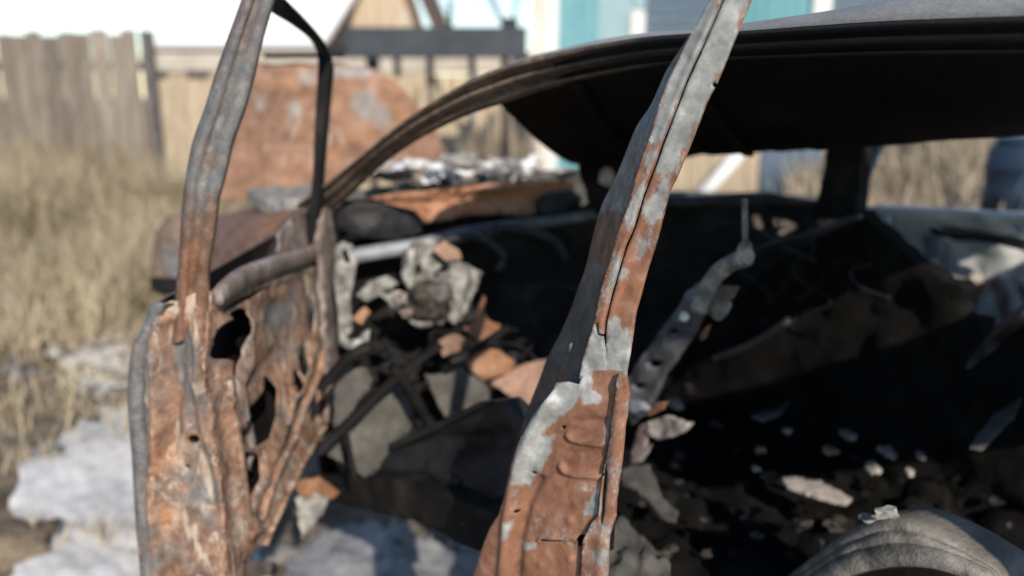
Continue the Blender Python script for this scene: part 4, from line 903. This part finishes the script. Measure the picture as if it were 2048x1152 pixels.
# sill: a sooty box section along the near side
sill = sheet('sill_inner', [(640, 940), (720, 915), (800, 880), (880, 845), (960, 806), (1010, 800), (1045, 840), (1060, 900), (1040, 1000), (1000, 1120), (930, 1085), (840, 1030), (740, 985)], Pn(.12), 'soot_sheen', CAR, step=16, thick=.03, h=lambda x, y: .035 * ridge(x, y, [(690, 935), (800, 925), (900, 935), (1020, 985)], 26) - .03 * ridge(x, y, [(820, 900), (900, 890), (1000, 880)], 20) + crumple(.006)(x, y))
sheet('sill_top', [(600, 955), (700, 950), (800, 960), (900, 990), (1000, 1030), (1060, 1070), (1040, 1130), (930, 1090), (840, 1045), (740, 1020), (640, 1000)], Pn(.05), 'soot', CAR, step=18, thick=.04, h=crumple(.01))
sheet('sill_highlight', [(862, 957), (872, 948), (895, 950), (918, 962), (912, 974), (885, 972)], Pn(.080), 'soot_sheen', sill, step=7, thick=.003, jag=5)  # added sheet standing in for a highlight on the sill
sheet('sill_lip', [(640, 938), (720, 912), (800, 876), (880, 842), (960, 803), (985, 800), (960, 816), (880, 858), (800, 893), (720, 928), (650, 950)], Pn(.105), 'soot_sheen', sill, step=10, thick=.01)
sheet('stub', [(470, 1130), (500, 1122), (552, 1124), (552, 1150), (480, 1160)], PI, 'belt', door, step=12, thick=.01)

# ---- front seat frame behind the pillar
PSEAT = Pn(.42)
seat = sheet('seat_side_plate', [(1228, 806), (1260, 748), (1294, 698), (1342, 633), (1373, 585), (1397, 565), (1421, 572), (1407, 620), (1386, 664), (1363, 698), (1328, 750), (1296, 812), (1262, 850)], PSEAT, 'seat_steel', CAR, step=9, thick=.012,
             holes=[dot(1349, 660, 10), dot(1311, 726, 11), dot(1280, 770, 9)], h=lambda x, y: .012 * ridge(x, y, [(1255, 800), (1330, 690), (1390, 590)], 10) + crumple(.006)(x, y), label='perforated steel side plate of the burnt front seat')
blob('bolt', Pn(.40)(1369, 634), (.008, .006, .008), 'white', seat, 2, 2)
tube('seat_tube', smooth_line([tuple(Pn(.40)(*p)) for p in ((1398, 620), (1414, 578), (1428, 556), (1441, 541), (1465, 525), (1495, 515))], 4), .0135, 'ash_metal', CAR, 12, label='bent pale seat back tube')
blob('tube_end', Pn(.40)(1490, 512), (.014, .014, .017), 'pale', CAR, 2, 2)
tube('headrest_rod', [Pn(.40)(1491, 503), Pn(.40)(1490, 450), Pn(.40)(1489, 397)], .0042, 'ash_metal', CAR, label='thin upright headrest rod')
blob('rod_collar', Pn(.40)(1491, 497), (.010, .010, .012), 'ash_metal', CAR, 5, 2)
sheet('recliner_plate', [(1428, 582), (1445, 570), (1472, 574), (1466, 592), (1448, 606), (1420, 602)], Pn(.44), 'belt', CAR, step=9, thick=.008, h=crumple(.008))
sheet('recliner_plate', [(1412, 612), (1440, 600), (1458, 606), (1448, 630), (1436, 642), (1408, 628)], Pn(.44), 'ash_metal', CAR, step=9, thick=.008, h=crumple(.008))
sheet('recliner_plate', [(1398, 668), (1412, 652), (1418, 650), (1408, 676), (1400, 682)], Pn(.44), 'rust_plain', CAR, step=8, thick=.006)
sheet('seat_foot', [(1296, 842), (1330, 832), (1382, 848), (1362, 868), (1318, 880), (1290, 866)], Pn(.40), 'pale', CAR, step=9, thick=.01, h=crumple(.008), jag=4)
sheet('seat_foot', [(1256, 795), (1284, 806), (1300, 822), (1280, 836), (1252, 815)], Pn(.40), 'ash_blue', CAR, step=9, thick=.01, h=crumple(.006))
sheet('seat_foot', [(1285, 835), (1310, 806), (1332, 804), (1322, 820), (1300, 832)], Pn(.37), 'rust_plain', CAR, step=9, thick=.008)
sheet('seat_foot', [(1262, 900), (1280, 850), (1296, 846), (1288, 900), (1300, 890), (1280, 925), (1260, 930)], Pn(.40), 'belt', CAR, step=9, thick=.008, jag=3)
# ---- charred seats and heap
PH = Pn(1.0)
sheet('passenger_seat', [(1640, 470), (1725, 424), (1742, 441), (1769, 465), (1790, 489), (1824, 520), (1872, 547), (1889, 561), (1926, 565), (1933, 585), (1916, 612), (1930, 630), (1961, 647), (1954, 674), (1920, 720), (1900, 760), (1960, 720), (2060, 640), (2400, 500), (2500, 1100), (1300, 1100), (1320, 800), (1420, 640), (1540, 540)],
      Pn(1.02), 'black', CAR, step=20, thick=.05, curve=False, jag=6, h=lambda x, y: crumple(.03, .012, .04, 2)(x, y), label='charred black hulk of the passenger seat')
sheet('seat_cushion', [(1240, 900), (1400, 830), (1560, 780), (1750, 800), (1900, 760), (2100, 720), (2500, 800), (2700, 1300), (1180, 1300), (1210, 1050)], Pz(.50), 'black', CAR, step=24, thick=.06, curve=False, jag=8, h=lambda x, y: crumple(.05, .01, .04, 9)(x, y), label='burnt black debris covered seat base')
tube('seat_spring', smooth_line([tuple(Pn(.9)(*p)) for p in ((1410, 560), (1520, 500), (1620, 470), (1720, 432))], 4), .008, 'soot_sheen', CAR)
tube('seat_spring', smooth_line([tuple(Pn(.75)(*p)) for p in ((1420, 720), (1500, 690), (1580, 640))], 4), .008, 'soot_sheen', CAR)

# wheel arch of bent sheet metal at the bottom right
arc0 = smooth_line([(1575, 1158), (1630, 1102), (1690, 1052), (1735, 1026), (1790, 1018), (1850, 1042), (1920, 1075), (1965, 1112), (1996, 1142), (2020, 1200)], 5)
arc1 = smooth_line([(1612, 1172), (1660, 1140), (1715, 1118), (1760, 1112), (1800, 1108), (1850, 1110), (1905, 1122), (1945, 1136), (1980, 1155), (2000, 1210)], 5)
arc2 = smooth_line([(1640, 1200), (1682, 1156), (1725, 1138), (1765, 1130), (1800, 1127), (1850, 1129), (1895, 1138), (1930, 1152), (1955, 1170), (1980, 1220)], 5)
arc0 = smooth_line([(1560, 1172), (1622, 1124), (1690, 1074), (1738, 1048), (1772, 1038), (1830, 1050), (1900, 1082), (1955, 1116), (1996, 1146), (2020, 1200)], 5)
def mixc(t, n_, k2=0):
    return [Pn(n_ + .004 * nz((k_, t * 4), .35, 8))(x * (1 - t) + u * t, y * (1 - t) + v * t + k2) for k_, ((x, y), (u, v)) in enumerate(zip(arc0, arc1))]
loft('wheel_arch', [[p + N * .08 + Vector((0, 0, -.012)) for p in mixc(0, .36)], mixc(0, .36), mixc(.12, .352), mixc(.3, .345), mixc(.34, .352), mixc(.40, .343), mixc(.65, .332), mixc(.70, .339), mixc(.76, .330), mixc(1, .318), [Pn(.31)(*p) for p in arc2], [Pn(.35)(x, y + 3) for x, y in arc2]], 'arch', CAR, None, 'grey bent rear wheel arch at the bottom right', .004)
for x_, y_, r_ in ((1735, 1036, .008), (1775, 1026, .010)): blob('clinker', Pn(.325)(x_, y_), (r_ * 1.4, r_, r_ * .6), 'ash_metal', CAR, x_, 2, .8)

# ---- wiring and clutter of the burnt interior
rw = random.Random(21)
def wire(x_, y_, plane, n_, spread, r_, mat):
    pts_ = [(x_, y_)]; a_ = rw.uniform(0, 6.28)
    for k_ in range(n_):
        a_ += rw.uniform(-.9, .9); pts_.append((pts_[-1][0] + spread * math.cos(a_), pts_[-1][1] + spread * .7 * math.sin(a_)))
    tube('wire', smooth_line([tuple(plane(*q_) - D * rw.uniform(0, .05)) for q_ in pts_], 4), r_, mat, CAR, 6)
pw = Pab(car(.84, .1, 0), car(.7, 1.45, 0))
for k_ in range(9): wire(rw.uniform(720, 1160), rw.uniform(560, 780), pw, 5, rw.uniform(18, 36), rw.uniform(.002, .004), rw.choice(['soot_sheen', 'soot', 'soot_sheen', 'soot']))
for k_ in range(16): wire(rw.uniform(1320, 1760), rw.uniform(440, 640), Pn(.95), 5, rw.uniform(18, 40), rw.uniform(.002, .004), rw.choice(['soot_sheen', 'soot']))
for k_ in range(45):
    x_, y_ = rw.uniform(700, 1080), rw.uniform(660, 900); r_ = rw.uniform(.004, .016)
    blob('clinker', pw(x_, y_) - D * rw.uniform(-.05, .05), (r_ * 1.5, r_, r_), rw.choice(['soot', 'soot', 'char', 'soot_sheen', 'grey_floor', 'soot']), CAR, k_, 2, .9)
for k_ in range(100):
    x_, y_ = rw.uniform(1270, 2040), rw.uniform(800, 1120); r_ = rw.uniform(.003, .011)
    blob('clinker', Pz(.53)(x_, y_), (r_ * 1.6, r_ * 1.2, r_), rw.choice(['soot', 'black', 'debris', 'soot_sheen', 'black']), CAR, k_, 2, .9)
sheet('seat_pan', [(1750, 770), (1800, 745), (1900, 740), (1960, 770), (1960, 830), (1850, 850), (1760, 820)], Pz(.60), 'soot_sheen', CAR, step=16, thick=.01, h=crumple(.02, .02, .05, 4), jag=5)

# ---- rear of the body, out of the picture to the right
def panel(name, pts, mat, label=None, th=.01):
    pts = [car(*p) for p in pts]; n_ = (pts[1] - pts[0]).cross(pts[2] - pts[0]).normalized() * th
    k_ = len(pts); vs = pts + [p + n_ for p in pts]
    return mk(name, vs, [list(range(k_)), [k_ + i for i in range(k_)][::-1]] + [[i, k_ + i, k_ + (i + 1) % k_, (i + 1) % k_] for i in range(k_)], mat, CAR, label=label)
panel('rear_roof', [(-.46, .2, 1.37), (-.46, .8, 1.20), (-1.0, .8, 1.24), (-1.0, .2, 1.37)], 'soot_roof')
panel('rear_roof', [(-.46, .8, 1.20), (-.46, 1.38, 1.33), (-1.0, 1.38, 1.33), (-1.0, .8, 1.24)], 'soot_roof')
for n_, m_ in ((.02, 'door'), (1.5, 'fardoor')):
    panel('rear_quarter', [(-.80, n_, .92), (-2.05, n_, .90), (-2.1, n_, .55), (-1.75, n_, .32), (-1.65, n_, .55), (-1.42, n_, .64), (-1.2, n_, .55), (-1.1, n_, .3), (-.95, n_, .3)], m_)
    panel('rear_pillar', [(-1.25, n_, .921), (-1.55, n_, .921), (-1.2, n_ + (.17 if n_ < 1 else -.12), 1.36), (-.98, n_ + (.17 if n_ < 1 else -.12), 1.36)], 'pillar_dark')
panel('boot_lid', [(-1.5, .04, .93), (-2.04, .04, .91), (-2.04, 1.49, .91), (-1.5, 1.49, .93)], 'hood')
panel('rear_panel', [(-2.06, .03, .9), (-2.06, 1.49, .9), (-2.1, 1.49, .35), (-2.1, .03, .35)], 'door')
panel('rear_shelf', [(-.98, .05, .88), (-1.49, .05, .90), (-1.49, 1.48, .90), (-.98, 1.48, .88)], 'char')
for s_ in (1.75, -1.42):
    for n_ in (.06, 1.4):
        c_ = car(s_, n_, .25); a_ = N
        tube('wheel_rim', [c_, c_ + a_ * .02, c_ + a_ * .03, c_ + a_ * .1, c_ + a_ * .13], [.19, .2, .17, .165, .2], 'rust_plain', CAR, 24)

# ================================================================== loose scrap lying in the car
def scrap(name, poly, z, mat, label, cat, h=.006, group=None, th=.006):
    fn = Pz(z); c_ = fn(sum(p[0] for p in poly) / len(poly), sum(p[1] for p in poly) / len(poly))
    o = sheet(name, poly, fn, mat, None, step=9, thick=th, h=crumple(h, .04, .1, poly[0][0]), jag=3, base=c_)
    return tag(o, label, cat, group)
scrap('metal_strip', [(1240, 940), (1268, 928), (1300, 930), (1306, 950), (1330, 1000), (1358, 1022), (1352, 1042), (1320, 1030), (1280, 985), (1245, 962)], .62, 'grey_floor', 'grey torn metal strip beside the foot of the centre pillar', 'scrap')
scrap('ash_pile', [(1215, 1050), (1240, 1030), (1270, 1060), (1300, 1085), (1340, 1130), (1345, 1200), (1190, 1220)], .60, 'grey_floor', 'grey ash pile at the bottom right of the centre pillar', 'ash', .015)
scrap('pale_stick', [(1562, 955), (1580, 950), (1640, 962), (1705, 995), (1690, 1006), (1640, 995), (1575, 972)], .585, 'pale', 'long pale flat stick lying on the burnt seat base', 'stick', .002)
scrap('pale_shard', [(1940, 892), (1955, 868), (1990, 825), (2046, 792), (2030, 830), (1985, 875), (1965, 896)], .74, 'grey_floor', 'tapering grey shard at the right edge on the burnt seat', 'shard', .002)
scrap('grey_shard', [(1505, 832), (1520, 822), (1555, 815), (1580, 798), (1565, 822), (1530, 840)], .64, 'seat_steel', 'dull grey pointed shard above the pale chips', 'shard', .003)
rr = random.Random(4)
for i, (x_, y_, w_, lab) in enumerate(((1573, 860, 12, 'small pale chip highest of the row on the burnt seat'), (1518, 895, 11, 'rusty round chip left of the other chips'), (1694, 866, 16, 'oval pale chip at the middle of the burnt seat'), (1660, 895, 15, 'pinkish chip below the oval pale chip'), (1774, 902, 15, 'flat grey chip right of the pinkish chip'), (1745, 932, 19, 'larger grey chip in front of the flat grey one'), (1844, 908, 10, 'small grey chip between the others and the shard'), (1820, 940, 9, 'tiny grey chip in front of the rightmost small chip'), (1513, 936, 7, 'tiny grey chip under the rusty round chip'), (1718, 782, 18, 'dim grey chip at the back of the seat base'), (1382, 776, 11, 'round pinkish bead right of the perforated seat plate'), (1352, 806, 17, 'pale slanted chip below the round bead'))):
    pts_ = []
    for k_ in range(8):
        a_ = k_ * .785 + .3; rr_ = w_ * rr.uniform(.6, 1.25); pts_.append((x_ + rr_ * 1.1 * math.cos(a_) + .25 * rr_ * math.sin(a_), y_ + rr_ * .62 * math.sin(a_) + .2 * rr_ * math.cos(a_)))
    fn_ = Pz(.585 if y_ > 840 else .60); c_ = fn_(x_, y_)
    o = sheet('chip', pts_, fn_, 'rust_pink' if i in (1, 3, 10) else ('seat_steel' if i == 9 else 'pale'), None, step=5, thick=.006, h=crumple(.006, .12, .3, i), jag=3, base=c_); tag(o, lab, 'chip', 'chips scattered on the burnt seat')
# clods and a dead stalk by the snow
for i, (x_, y_, s_, lab) in enumerate(((20, 1095, .10, 'dark earth clod at the bottom left corner'), (105, 905, .05, 'small dark stone beside the larger snow patch'), (560, 1090, .05, 'dark stone under the open door'))):
    p = Pz(0)(x_, y_); p.z = gz(p.x, p.y) + s_ * .25; o = blob('stone', p, (s_ * 1.2, s_, s_ * .6), 'stone' if i else 'dirt', None, i, 3, .4, base=p); tag(o, lab, 'stone', 'stones beside the door')
q = [Pz(0)(110, 925), Py(3.0)(128, 880), Py(3.02)(143, 810), Py(3.05)(146, 760), Py(3.1)(120, 720)]
o = tube('dead_stalk', smooth_line([tuple(v) for v in q], 4), .006, 'straw'); tag(o, 'thin yellow dead stalk bent over the snow', 'stalk')
